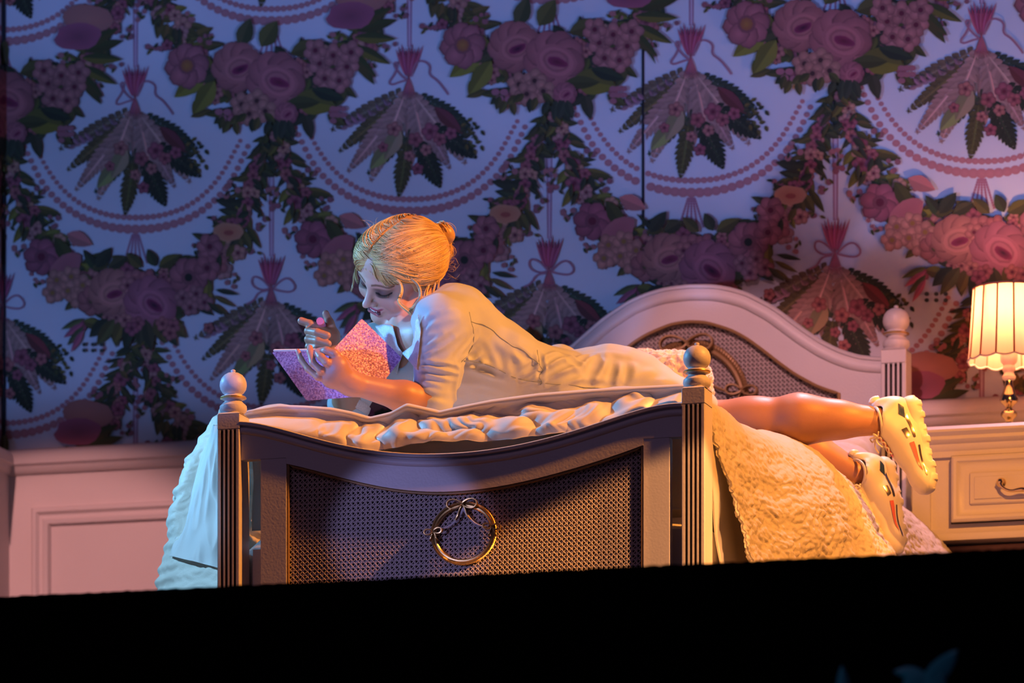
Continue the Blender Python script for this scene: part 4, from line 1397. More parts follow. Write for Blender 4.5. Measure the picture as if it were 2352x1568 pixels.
head = [
    hell((0, -.018, .032), (.073, .092, .070), .01),
    hell((0, .028, -.012), (.062, .060, .075), .02),
    hell((0, .045, .048), (.055, .040, .042), .02),
    hell((0, .035, -.062), (.046, .044, .045), .02),
    hcap((-.048, .0, -.052), (-.012, .066, -.086), .021, .014, .02),
    hcap((.048, .0, -.052), (.012, .066, -.086), .021, .014, .02),
    hell((0, .075, -.086), (.018, .014, .012), .014),
    hell((-.040, .057, -.031), (.025, .023, .023), .014),
    hell((.040, .057, -.031), (.025, .023, .023), .014),
    hcap((-.040, .070, .021), (-.008, .082, .017), .009, .008, .014),
    hcap((.040, .070, .021), (.008, .082, .017), .009, .008, .014),
    # sockets
    hell((-.031, .096, .001), (.017, .017, .0105), .010, 's'),
    hell((.031, .096, .001), (.017, .017, .0105), .010, 's'),
    # nose
    hcap((0, .080, .012), (0, .103, -.025), .0062, .0088, .010),
    hell((0, .1065, -.0280), (.0088, .0095, .0078), .005),
    hell((-.0115, .093, -.0310), (.0065, .0085, .0062), .005),
    hell((.0115, .093, -.0310), (.0065, .0085, .0062), .005),
    hell((-.006, .100, -.0365), (.003, .004, .003), .002, 's'),
    hell((.006, .100, -.0365), (.003, .004, .003), .002, 's'),
    # closed lids
    hell((-.031, .0715, .0015), (.0145, .0125, .0108), .004),
    hell((.031, .0715, .0015), (.0145, .0125, .0108), .004),
    # muzzle, broad open smile
    hell((0, .068, -.053), (.026, .020, .018), .012),
    hcap((-.0310, .0740, -.0430), (-.015, .0880, -.0500), .0026, .0036, .0035),
    hcap((.0310, .0740, -.0430), (.015, .0880, -.0500), .0026, .0036, .0035),
    hcap((-.015, .0885, -.0500), (.015, .0885, -.0500), .0036, .0036, .003),
    hcap((-.0310, .0740, -.0440), (-.015, .0860, -.0635), .0026, .0046, .0035),
    hcap((.0310, .0740, -.0440), (.015, .0860, -.0635), .0026, .0046, .0035),
    hcap((-.015, .0865, -.0645), (.015, .0865, -.0645), .0048, .0048, .003),
    hcap((-.0265, .0830, -.0465), (-.009, .0970, -.0568), .0012, .0060, .002, 's'),
    hcap((.0265, .0830, -.0465), (.009, .0970, -.0568), .0012, .0060, .002, 's'),
    hcap((-.009, .0970, -.0568), (.009, .0970, -.0568), .0060, .0060, .002, 's'),
    # smile folds
    hcap((-.020, .094, -.034), (-.038, .077, -.046), .0012, .0016, .006, 's'),
    hcap((.020, .094, -.034), (.038, .077, -.046), .0012, .0016, .006, 's'),
    # ears
    hell((-.071, -.012, -.012), (.008, .018, .029), .006),
    hell((.071, -.012, -.012), (.008, .018, .029), .006),
    hell((-.079, -.008, -.008), (.005, .010, .017), .004, 's'),
]
# ---------------------------------------------------------------- body joints
SPN = nrm(V3(.59, .81, 0))
LAT = nrm(V3(.81, -.59, 0))
shN = at(1020, 748, .36); elN = at(992, 928, .34); wrN = at(806, 880, .21)
shF = at(868, 800, .62); elF = at(800, 936, .60); wrF = at(782, 868, .50)
chest = V3(-.235, .485, .872); mid_ = at(1135, 845, .57); waist = at(1232, 890, .63); hip = at(1375, 908, .76)
knN = at(1728, 970, .76); caN = at(1835, 960, .765); anN = at(2014, 967, .82)
knF = at(1745, 1003, .97); caF = at(1850, 1033, .98); anF = at(1962, 1088, .99)
hipN = at(1400, 990, .76); hipF = at(1375, 925, .88)


def cap(a, b, ra, rb_, k=.02, op='u'): return (('c', np.array(a), np.array(b), ra, rb_), k, op)
def wide(a, b, ra, rb_, L, f, k=.03, op='u'): return (('w', np.array(a), np.array(b), ra, rb_, L, f), k, op)


neck0 = hp(0, -.035, -.055)
neck1 = (chest + .5 * (shN + shF)) / 2 + V3(-.012, -.01, .04)
body = [cap(neck0, neck1, .047, .052, .02),
        wide(neck1 + V3(0, 0, -.015), chest, .045, .075, LAT, 1.8, .04),
        cap(shN, shF * .5 + chest * .5, .045, .05, .04),
        cap(shF, chest, .045, .05, .04)]
body += head
# near arm
body += [cap(shN, elN, .050, .040, .02), cap(elN, elN * .66 + wrN * .34, .034, .0335, .02), cap(elN * .66 + wrN * .34, wrN, .0335, .0225, .02)]
body += [cap(shF, elF, .045, .036, .02), cap(elF, wrF, .036, .024, .02)]


def finger(pts, r0, r1, k=.004):
    n = len(pts) - 1
    out = []
    for i in range(n):
        ra = r0 + (r1 - r0) * i / n; rb_ = r0 + (r1 - r0) * (i + 1) / n
        out.append(cap(pts[i], pts[i + 1], ra, rb_, k))
    return out


A_ = at
# near hand: back of the hand to the viewer, fingers wrapped up round the book spine
body += [cap(wrN, A_(775, 848, .175), .022, .026, .02), cap(wrN, A_(765, 868, .180), .021, .020, .02), cap(A_(775, 838, .172), A_(758, 868, .176), .020, .016, .02)]
body += finger([A_(783, 830, .170), A_(768, 812, .158), A_(750, 805, .155), A_(735, 806, .162)], .0105, .0080)
body += finger([A_(768, 842, .165), A_(750, 832, .146), A_(737, 820, .148), A_(727, 808, .160)], .0100, .0075)
body += finger([A_(757, 856, .168), A_(736, 850, .150), A_(719, 834, .150), A_(712, 808, .158), A_(712, 798, .164)], .0092, .0068)
body += finger([A_(752, 872, .172), A_(730, 866, .158), A_(708, 848, .160), A_(692, 826, .166), A_(684, 806, .170)], .0082, .0058)
body += finger([A_(800, 862, .21), A_(792, 835, .245), A_(785, 815, .27)], .012, .009, .012)
# far hand: upright, loosely closed round a pen
body += [cap(wrF, A_(758, 808, .430), .021, .024, .018), cap(wrF, A_(744, 790, .425), .018, .019, .018), cap(A_(760, 800, .43), A_(760, 775, .425), .021, .018, .012)]
body += finger([A_(755, 768, .41), A_(733, 752, .385), A_(712, 744, .372), A_(692, 737, .372)], .0105, .0088)
body += finger([A_(752, 776, .41), A_(722, 764, .380), A_(708, 760, .368), A_(728, 763, .350), A_(752, 770, .352)], .0098, .0082)
body += finger([A_(750, 792, .41), A_(722, 783, .378), A_(708, 779, .366), A_(730, 782, .350), A_(754, 789, .352)], .0095, .0080)
body += finger([A_(750, 806, .41), A_(724, 800, .382), A_(709, 796, .370), A_(728, 798, .356), A_(748, 804, .358)], .0086, .0072)
body += finger([A_(772, 800, .43), A_(768, 768, .420), A_(757, 742, .410), A_(748, 720, .408)], .0125, .0082, .008)


def body_post(P, v):
    return v


bv, bf = mesh_sdf(body, .0021, None)
bv = relax(bv, bf, 2, .5)
# legs and hidden trunk, meshed more coarsely, joined in the same body
legs = [wide(chest, mid_, .080, .072, LAT, 1.5), wide(mid_, waist, .072, .070, LAT, 1.4), wide(waist, hip, .070, .088, LAT, 1.55, .04),
        cap(hipN, knN, .072, .051, .05), cap(hipF, knF, .082, .050, .03),
        cap(knN, caN, .050, .0500, .04), cap(caN, anN, .0500, .0325, .03),
        cap(caN + V3(0, 0, -.008), caN * .5 + anN * .5, .046, .036, .03),
        cap(knF, caF, .048, .052, .02), cap(caF, anF, .052, .032, .02),
        (('e', anN + .010 * KV + V3(-.004, 0, .0), np.array([.012, .012, .013]), np.eye(3)), .012, 'u')]
lv, lf = mesh_sdf(legs, .0045, None)
lv = relax(lv, lf, 3, .5)
V = np.concatenate([bv, lv]); F = np.concatenate([bf, lf + len(bv)])

person = thing('person', 'blonde woman in pale blue dress lying on the bed, smiling at her open book', 'person', (float(hip[0]), float(hip[1]), .70))
# skin colouring from the head frame
q = ((V - HC) @ HM.T) / HS
hw = smoothstep(.20, .12, np.linalg.norm(q, axis=1))[:, None]
skin = np.array([.50, .26, .16])[None] * (1 - hw) + np.array([.68, .41, .30])[None] * hw


def blend(colr, w):
    global skin
    w = np.clip(w, 0, 1)[:, None]
    skin = skin * (1 - w) + np.array(colr) * w


g = lambda c, r: np.exp(-(((q - np.array(c)) / np.array(r)) ** 2).sum(1))
near_head = np.linalg.norm(q, axis=1) < .14
facem = near_head * smoothstep(.03, .05, q[:, 1])
for sx in (-1, 1):
    blend((.62, .16, .12), .55 * g((sx * .042, .060, -.036), (.022, .03, .018)) * near_head)
    # eye make-up on the lids, lash line, brow
    ex = (q[:, 0] - sx * .031); ez = q[:, 2] - .0015
    lid = np.exp(-(ex / .0205) ** 4 - (ez / .0135) ** 4) * facem
    blend((.07, .035, .035), .85 * lid)
    lash_z = -.0045 + .9 * (ex * sx) * .12 + 9 * ex ** 2
    blend((.012, .008, .008), 1.0 * smoothstep(.0032, .0016, np.abs(ez - lash_z)) * (np.abs(ex) < .0175) * facem)
    bz = .021 + .004 * (1 - ((ex * sx + .0) / .02) ** 2) - (ez + .0015)
    blend((.20, .10, .05), .9 * smoothstep(.0036, .0016, np.abs(bz)) * (np.abs(ex) < .022) * facem)
lipd = np.full(len(q), 1.)
for a_, b_, r_ in (((-.0310, .0740, -.0430), (-.015, .0885, -.0500), .0030), ((.0310, .0740, -.0430), (.015, .0885, -.0500), .0030), ((-.015, .0885, -.0500), (.015, .0885, -.0500), .0038),
                   ((-.0310, .0740, -.0440), (-.015, .0860, -.0635), .0035), ((.0310, .0740, -.0440), (.015, .0860, -.0635), .0035), ((-.015, .0865, -.0645), (.015, .0865, -.0645), .0048)):
    a_, b_ = np.array(a_), np.array(b_); ab = b_ - a_
    t = np.clip(((q - a_) @ ab) / (ab @ ab), 0, 1)
    lipd = np.minimum(lipd, np.linalg.norm(q - a_ - t[:, None] * ab, axis=1) - r_)
mouth_in = (np.abs(q[:, 0]) < .021) & (np.abs(q[:, 2] + .0565 - 6 * q[:, 0] ** 2) < .0075) & (q[:, 1] > .05) & near_head & (lipd > .0002)
blend((.10, .012, .015), 1.0 * mouth_in)
blend((.42, .05, .09), .92 * smoothstep(.0008, -.0004, lipd) * near_head * smoothstep(.033, .022, np.abs(q[:, 0])))
# fingertips a touch pinker, knuckles
for tip in (A_(735, 806, .162), A_(727, 808, .160), A_(712, 798, .164), A_(684, 806, .170), A_(692, 737, .372), A_(748, 720, .408)):
    blend((.70, .30, .24), .6 * np.exp(-(np.linalg.norm(V - tip, axis=1) / .012) ** 2))
M['skin'] = mat('skin', (.7, .4, .3, 1), .42, vcol=True, bump=.0002, bscale=700, sss=.12)
bodyo = obj('body', V, F, M['skin'], person, colors=np.c_[skin, np.ones(len(skin))])

# teeth
tm = mat('teeth', (.85, .82, .76, 1), .2)
mb = MB()
for k in range(8):
    x = (k - 3.5) * .0056
    yb = .0880 - 18 * x * x
    zt0 = -.0510 + 14 * x * x
    c = hp(x, yb, zt0 - .0035)
    mb.add(*(lambda m: (np.concatenate(m.v), m.f))(MB().box((-.0027, -.0022, -.0046), (.0027, .0022, .0046), .0012)))
    mb.v[-1] = mb.v[-1] @ HM * HS + c
mb.build('teeth', tm, person, loc=None)
# lashes
lm = mat('lash', (.01, .008, .008, 1), .5)
for sx in (-1, 1):
    mb = MB()
    for k in range(17):
        ex = (k - 8) / 8 * .0155
        zz_ = .0015 - .0045 + .9 * (ex * sx) * .12 + 9 * ex ** 2
        y0_ = .0715 + .0125 * sqrt(max(.05, 1 - (ex / .0165) ** 2 - .1))
        mb.tube([hp(sx * .031 + ex, y0_, zz_), hp(sx * .031 + ex * 1.15, y0_ + .004, zz_ - .002), hp(sx * .031 + ex * 1.35, y0_ + .008, zz_ - .001)], [.0006, .0005, .0002], 4)
    mb.build('eyelash', lm, person)

# ---------------------------------------------------------------- dress
LN = nrm(np.cross(SPN, V3(0, 0, 1)))
far_lat = -LAT
dress = [
    wide(chest + V3(.0, .0, .0) + .02 * far_lat, mid_, .092, .086, LAT, 1.45, .03),
    wide(mid_, waist, .086, .080, LAT, 1.42, .03),
    wide(waist, hip, .080, .100, LAT, 1.55, .05),
    cap(shN + V3(-.02, .02, .012), at(1050, 735, .45), .060, .072, .04),
    cap(at(1050, 735, .45), at(1135, 812, .54), .070, .070, .05),
    cap(at(948, 790, .50), at(985, 800, .50), .055, .07, .03),
    cap(shF + V3(.0, 0, .0), chest, .052, .06, .04),
    wide(hip, at(1545, 950, .80), .100, .066, LAT, 1.9, .05),
    (('e', at(1288, 846, .90), np.array([.050, .07, .056]), np.eye(3)), .012, 'u'), (('e', at(1345, 862, .84), np.array([.05, .08, .052]), np.eye(3)), .02, 'u'),
    (('e', at(1445, 876, .76), np.array([.080, .10, .070]), np.eye(3)), .04, 'u'),
    cap(at(1480, 905, .74), at(1600, 945, .72), .075, .045, .05),
    # sleeves
    cap(shN, shN * .45 + elN * .55, .064, .0530, .03), cap(shN * .45 + elN * .55, elN + V3(0, 0, .004), .0530, .0455, .008),
    cap(shF, elF + V3(0, 0, .006), .052, .046, .02),
    # open neck
    cap(at(905, 770, .37), at(915, 815, .40), .046, .028, .010, 's'), cap(at(905, 775, .44), neck1 + V3(.005, 0, .03), .050, .048, .012, 's'),
    cap(neck0, neck1 + V3(.01, .01, .03), .0535, .058, .012, 's'),
    cap(neck0, neck1 + V3(-.01, -.01, -.02), .056, .050, .010, 's'),
    # gap between the two upper arms below the breast
]
ND = Noise(21, 26, 3); NE = Noise(22, 22, 3)


pre_v, pre_f = mesh_sdf(dress, .007, lambda P, v: np.maximum(v, .693 - P[:, 2]), marg=.03)


def to_screen(P_):
    c, s_ = cos(TH), sin(TH)
    dx = P_[:, 0] - CX; dy = P_[:, 1] - CY
    zc = -dx * s_ + dy * c
    return 1176 + FPX * (dx * c + dy * s_) / zc, VH - FPX * (P_[:, 2] - CZ) / zc, zc


PU, PV, PZC = to_screen(pre_v)


def lay(pix, n=7):
    """polyline drawn in photograph pixels, laid on the cloth"""
    Y = []
    q_ = smooth_path(pix, n) if len(pix) > 2 else resample(np.array(pix, float), n)
    for u, w in q_:
        m = (np.abs(PU - u) < 9) & (np.abs(PV - w) < 9)
        Y.append(pre_v[m][np.argmin(PZC[m])][1] if m.any() else np.nan)
    Y = np.array(Y)
    if np.isnan(Y).all(): return None
    Y[np.isnan(Y)] = np.nanmean(Y)
    Y[1:-1] = (Y[:-2] + Y[1:-1] + Y[2:]) / 3
    return np.array([at(u, w, y) for (u, w), y in zip(q_, Y)])


def crease(P, pl_, w, dpt):
    """furrow with raised lips along a polyline; fades at both ends"""
    lo_, hi_ = pl_.min(0) - 4 * w, pl_.max(0) + 4 * w
    m = ((P > lo_) & (P < hi_)).all(1)
    out = np.zeros(len(P))
    if not m.any(): return out
    Q = P[m]
    best = np.full(len(Q), 9.); tb = np.zeros(len(Q))
    n = len(pl_) - 1
    for i in range(n):
        a, b = pl_[i], pl_[i + 1]
        ab = b - a; t = np.clip(((Q - a) @ ab) / (ab @ ab), 0, 1)
        d = np.linalg.norm(Q - a - t[:, None] * ab, axis=1)
        k = d < best
        best = np.where(k, d, best); tb = np.where(k, (i + t) / n, tb)
    out[m] = dpt * (np.exp(-(best / w) ** 2) - .8 * np.exp(-((best - 2 * w) / w) ** 2)) * np.sin(pi * np.clip(tb, .04, .96)) ** .6
    return out


CR = [  # folds of bodice, sleeve and skirt in photograph pixels, width, depth
    ([(958, 834), (1000, 838), (1060, 850)], .0045, .0062), ([(960, 850), (1010, 858), (1056, 868)], .0045, .0040), ([(960, 868), (1000, 874), (1030, 884)], .005, .0026),
    ([(1060, 832), (1085, 800), (1100, 765)], .006, .0070), ([(1056, 838), (1080, 822), (1100, 806)], .005, .0050), ([(1064, 842), (1090, 836), (1110, 822)], .005, .0040),
    ([(1068, 838), (1060, 880), (1050, 932)], .008, .0100),
    ([(1000, 812), (1040, 798), (1074, 772)], .006, .0042), ([(966, 806), (1000, 796), (1035, 776)], .006, .0040), ([(975, 828), (1010, 818), (1040, 806)], .006, .0034),
    ([(975, 770), (1010, 752), (1048, 738)], .007, .0034), ([(962, 790), (985, 780), (1010, 770)], .006, .0036), ([(990, 742), (1020, 726), (1050, 716)], .007, .0026),
    ([(962, 756), (980, 742), (1000, 722)], .006, .0034), ([(958, 905), (1000, 910), (1040, 918)], .006, .0024), ([(958, 886), (985, 888), (1020, 896)], .006, .0022),
    ([(1075, 838), (1115, 845), (1150, 862)], .006, .0040), ([(1104, 790), (1120, 815), (1132, 842)], .008, .0026), ([(1132, 796), (1150, 820), (1164, 846)], .008, .0030),
    ([(1158, 806), (1176, 830), (1188, 856)], .008, .0030), ([(1088, 872), (1130, 880), (1170, 892)], .009, .0030), ([(1070, 900), (1110, 896), (1150, 902)], .009, .0026),
    ([(1182, 862), (1210, 850), (1234, 830)], .006, .0044), ([(1196, 874), (1225, 862), (1252, 842)], .006, .0044), ([(1215, 884), (1240, 874), (1268, 852)], .006, .0040), ([(1180, 800), (1200, 812), (1216, 826)], .007, .0026),
    ([(1240, 806), (1244, 840), (1238, 886)], .0055, .0052),
    ([(1250, 836), (1272, 818), (1298, 808)], .006, .0050), ([(1252, 860), (1290, 838), (1335, 822)], .007, .0050), ([(1256, 880), (1310, 862), (1360, 850)], .007, .0040),
    ([(1296, 812), (1316, 822), (1334, 842)], .007, .0062), ([(1336, 826), (1345, 812), (1360, 806)], .006, .0050),
    ([(1344, 876), (1360, 845), (1378, 816)], .010, .0070), ([(1392, 880), (1406, 850), (1412, 820)], .010, .0060), ([(1432, 882), (1440, 852), (1436, 822)], .010, .0040),
    ([(1300, 888), (1360, 884), (1430, 888)], .008, .0036), ([(1440, 892), (1490, 874), (1520, 856)], .010, .0036), ([(1470, 892), (1510, 886), (1550, 884)], .008, .0030)]
CRW = [(p_, w, d) for p_, w, d in ((lay(a_), w, d) for a_, w, d in CR) if p_ is not None]


def dress_post(P, v):
    n = .0016 * ND(P[:, 0] * 4.5, P[:, 1] * 4.5, P[:, 2] * 7) + .0007 * NE(P[:, 0] * 16, P[:, 1] * 12, P[:, 2] * 22)
    for p_, w, d in CRW: n = n + crease(P, p_, w, d)
    # skirt folds
    sk = smoothstep(.10, .20, P[:, 0] + .25 * (P[:, 1] - .7))
    n = n + sk * .004 * np.sin(30 * (P[:, 1] * .9 - P[:, 0] * .35) + 3 * NE(P[:, 0] * 1.2, P[:, 1], P[:, 2]))
    v = v + n
    # cut the sleeves off square and keep everything above the bedding
    v = np.maximum(v, .693 - P[:, 2])
    return v


dv, df = mesh_sdf(dress, .0027, dress_post, marg=.035)
dv = relax(dv, df, 1, .5)
M['dress'] = mat('dress', (.51, .57, .61, 1), .6, noise=.06, nscale=300, bump=.00015, bscale=900, sheen=.1, spec=.3)
dr_ = obj('dress', dv, df, M['dress'], person)
# seams as fine stitched cords lying on the cloth
Dv = np.asarray(dv)


def on_dress(pix, Y0, n=40):
    """nearest visible dress point for every pixel of a line"""
    out = []
    c, s = cos(TH), sin(TH)
    dx = Dv[:, 0] - CX; dy = Dv[:, 1] - CY
    xr = dx * c + dy * s; zc = -dx * s + dy * c
    U = 1176 + FPX * xr / zc; W = VH - FPX * (Dv[:, 2] - CZ) / zc
    for u, w in smooth_path(pix, n):
        m = (np.abs(U - u) < 5) & (np.abs(W - w) < 5)
        if m.any():
            i = np.where(m)[0][np.argmin(zc[m])]
            out.append(Dv[i] + KV * .0002)
    out = np.array(out)
    if len(out) > 6:
        for _ in range(4): out[1:-1] = .25 * out[:-2] + .5 * out[1:-1] + .25 * out[2:]
    return out


seam_m = mat('dress_seam', (.20, .25, .30, 1), .7)
for line in ([(1086, 735), (1150, 768), (1200, 805), (1236, 830)], [(1066, 832), (1130, 842), (1180, 872), (1240, 884), (1330, 888), (1450, 890)], [(1082, 712), (1090, 750), (1095, 790), (1076, 822), (1064, 836)], [(1238, 800), (1246, 840), (1240, 888)]):
    q_ = on_dress(line, 0)
    if len(q_) > 8: MB().tube(q_, .0009, 5).build('seam', seam_m, person)

# sleeve cuffs, sparkling
spk = mat('sparkle_white', (.80, .80, .82, 1), .35, metal=.25, noise=.5, nscale=420, bump=.0012, bscale=600)


def cuff(a, b, r, w, name='sleeve_cuff'):
    ax = nrm(b - a); e1 = nrm(np.cross(ax, V3(.2, .9, .1))); e2 = np.cross(ax, e1)
    mb = MB(); v = []; f = []
    n = 40
    prof = [(r - .004, 0), (r + .0015, .001), (r + .003, w * .5), (r + .0015, w - .001), (r - .004, w), (r - .006, w * .5)]
    for rr_, tt in prof:
        for k in range(n):
            t = 2 * pi * k / n
            v.append(b - ax * (w - tt) + (cos(t) * e1 + sin(t) * e2) * rr_)
    m = len(prof)
    for i in range(m):
        for k in range(n):
            f.append((i * n + k, i * n + (k + 1) % n, ((i + 1) % m) * n + (k + 1) % n, ((i + 1) % m) * n + k))
    mb.add(v, f)
    return mb.build(name, spk, person)


cuff(shF, elF + V3(0, 0, .0), .046, .022)
# collar leaves, laid on the cloth and skin beneath them
def screen(P_):
    c, s_ = cos(TH), sin(TH)
    dx = P_[:, 0] - CX; dy = P_[:, 1] - CY
    zc = -dx * s_ + dy * c
    return 1176 + FPX * (dx * c + dy * s_) / zc, VH - FPX * (P_[:, 2] - CZ) / zc, zc


SUR = np.concatenate([Dv, V])
SU, SV, SZ = screen(SUR)
sel = (SU > 830) & (SU < 1000) & (SV > 700) & (SV < 900)
SU, SV, SZ, SUR = SU[sel], SV[sel], SZ[sel], SUR[sel]


def collar_leaf(pix, lift=.004, dmax=.06, name='collar_leaf'):
    loop_ = resample(np.array(pix + pix[:1], float), 41)[:-1]
    n = 40; K = 10
    c = loop_.mean(0)
    q = [c] + [c + (loop_ - c) * k / K for k in range(1, K + 1)]
    q = np.vstack([q[0][None]] + q[1:])
    Y = np.full(len(q), np.nan)
    for i, (u, v_) in enumerate(q):
        m = (np.abs(SU - u) < 6) & (np.abs(SV - v_) < 6)
        if m.any(): Y[i] = SUR[m][np.argmin(SZ[m])][1]
    Y[np.isnan(Y)] = np.nanmedian(Y)
    md = np.median(Y)
    Y = np.clip(Y, md - dmax, md + dmax)
    for _ in range(25):      # relax the cloth
        R2 = Y[1:].reshape(K, n)
        R3 = R2.copy()
        R3 = .5 * R3 + .25 * (np.roll(R2, 1, 1) + np.roll(R2, -1, 1))
        R3[1:-1] = .5 * R3[1:-1] + .25 * (R3[2:] + R3[:-2])
        R3 = np.minimum(R3, R2)
        Y[1:] = R3.ravel(); Y[0] = R3[0].mean()
    P_ = np.array([at(u, v_, y) for (u, v_), y in zip(q, Y)]) + KV * lift
    Q_ = P_ - KV * .0018
    m = len(P_)
    f = [(0, 1 + (i + 1) % n, 1 + i) for i in range(n)]
    for k in range(K - 1):
        for i in range(n):
            j = (i + 1) % n
            f.append((1 + k * n + i, 1 + k * n + j, 1 + (k + 1) * n + j, 1 + (k + 1) * n + i))
    g_ = [tuple(m + x for x in t_[::-1]) for t_ in f]
    e0 = 1 + (K - 1) * n
    rim_ = [(e0 + i, e0 + (i + 1) % n, m + e0 + (i + 1) % n, m + e0 + i) for i in range(n)]
    obj(name, np.concatenate([P_, Q_]), f + g_ + rim_, spk, person)


collar_leaf([(961, 722), (967, 760), (963, 800), (957, 852), (948, 840), (936, 826), (922, 811), (935, 806), (946, 796), (951, 770), (954, 740)], .006)
collar_leaf([(862, 750), (884, 744), (902, 746), (908, 770), (914, 795), (926, 812), (917, 836), (912, 862), (903, 846), (892, 815), (878, 785)], .006)

# ---------------------------------------------------------------- hair
hair_sdf = [
    hell((0, -.020, .036), (.0835, .1020, .0770), .01),
    hell((-.034, .022, .052), (.046, .058, .042), .03), hell((.034, .022, .052), (.044, .056, .042), .03),
    hell((-.052, -.040, .012), (.036, .062, .052), .03), hell((.052, -.040, .012), (.036, .062, .052), .03),
    hell((0, -.098, .012), (.052, .036, .046), .02),
    hell((-.022, -.134, .030), (.030, .021, .025), .006), hell((.010, -.138, .008), (.030, .022, .028), .006),
    hell((-.026, -.124, -.008), (.024, .020, .022), .006), hell((-.010, -.108, -.034), (.034, .024, .024), .01),
    # face opening
    hell((0, .135, -.022), (.060, .085, .085), .014, 's'),
    hell((-.068, .060, -.030), (.034, .052, .058), .012, 's'),
    hell((.068, .060, -.030), (.034, .052, .058), .012, 's'),
    hell((0, .02, -.095), (.09, .10, .07), .02, 's'),
    # parting furrow
    hcap((.012, .068, .088), (.010, -.030, .118), .0030, .0030, .006, 's'),
]
hv, hf = mesh_sdf(hair_sdf, .0026, None, marg=.02)
hv = relax(hv, hf, 2, .5)
M['hair'] = mat('hair', (.72, .44, .16, 1), .38, noise=.35, nscale=60, spec=.5)
hair_o = obj('hair', hv, hf, M['hair'], person)


def hproject(P, off=.0015, it=6):
    for _ in range(it):
        e = 1e-3
        d = sdf(hair_sdf, P) - off
        G = np.stack([sdf(hair_sdf, P + np.eye(3)[k] * e) - off - d for k in range(3)], 1) / e
        G /= np.linalg.norm(G, axis=1)[:, None] + 1e-9
        P = P - G * d[:, None]
    return P


rs = np.random.RandomState(8)
SEG = 22
cur = []
for side in (-1, 1):
    N = 500 if side < 0 else 300
    for i in range(N):
        t0 = rs.uniform(0, 1)
        st = V3(.011 + side * .004, .074 - .115 * t0, .096 + .038 * sin(t0 * 1.7))
        low = (1 - t0) ** .8
        # strands near the forehead sweep low over the temple, those at the crown stay high
        m1 = V3(side * (.060 + .020 * low), .060 - .075 * t0 - .01 * low, .078 - .040 * low + rs.uniform(-.006, .006))
        m2 = V3(side * (.088), -.030 - .040 * t0, .050 - .070 * low + rs.uniform(-.010, .010))
        en = V3(side * rs.uniform(.002, .030), -.120 + rs.uniform(-.008, .010), .030 - .050 * low + rs.uniform(-.012, .012))
        tt = np.linspace(0, 1, SEG)[:, None]
        B = (1 - tt) ** 3 * st + 3 * (1 - tt) ** 2 * tt * m1 + 3 * (1 - tt) * tt ** 2 * m2 + tt ** 3 * en
        cur.append(B)
    for i in range(300 if side < 0 else 160):
        t0 = rs.uniform(0, 1)
        st = V3(side * (.006 + .056 * t0), .088 - .030 * t0 ** 1.5, .092 - .052 * t0)
        m1 = V3(side * (.050 + .030 * t0), .062 - .020 * t0, .085 - .050 * t0)
        m2 = V3(side * .092, -.010 - .03 * rs.uniform(), .030 - .030 * t0)
        en = V3(side * rs.uniform(.004, .034), -.118 + rs.uniform(-.006, .008), -.010 + rs.uniform(-.02, .02))
        tt = np.linspace(0, 1, SEG)[:, None]
        cur.append((1 - tt) ** 3 * st + 3 * (1 - tt) ** 2 * tt * m1 + 3 * (1 - tt) * tt ** 2 * m2 + tt ** 3 * en)
cur = np.array(cur)
P = HC + HS * (cur.reshape(-1, 3) @ HM)
offs = np.repeat(rs.uniform(-.0006, .0022, len(cur)), SEG)
P = hproject(P, offs)
P = P.reshape(-1, SEG, 3)


def streamlines(N, steps, step, seed):
    r = np.random.RandomState(seed)
    d = r.normal(size=(N * 3, 3)); d /= np.linalg.norm(d, axis=1)[:, None]
    q0 = np.array([0, -.02, .04]) + d * .09
    q0 = q0[(q0[:, 2] > -.03) & (q0[:, 1] > -.11)][:N]
    W = hproject(HC + HS * (q0 @ HM), .0015)
    out = [W]
    for k in range(steps):
        l_ = ((out[-1] - HC) @ HM.T) / HS
        sd = np.sign(l_[:, 0] - .011); sd[sd == 0] = 1
        dirn = np.array([0, -.125, -.004]) - l_
        dirn /= np.linalg.norm(dirn, axis=1)[:, None]
        w = np.exp(-np.abs(l_[:, 0] - .011) / .028)[:, None]
        lat = np.stack([sd, 0 * sd - .15, 0 * sd - .35], 1)
        v = dirn * (1 - .75 * w) + lat * w * .9
        v[:, 2] -= .35 * smoothstep(-.02, .06, l_[:, 1]) * (1 - w[:, 0])
        v /= np.linalg.norm(v, axis=1)[:, None]
        l2 = l_ + v * step
        out.append(hproject(HC + HS * (l2 @ HM), .0015, 2))
    out = np.stack(out, 1)
    G = out - HC
    o_ = r.uniform(-.0008, .0016, N)[:len(out), None, None]
    return out + o_ * G / np.linalg.norm(G, axis=2)[:, :, None]


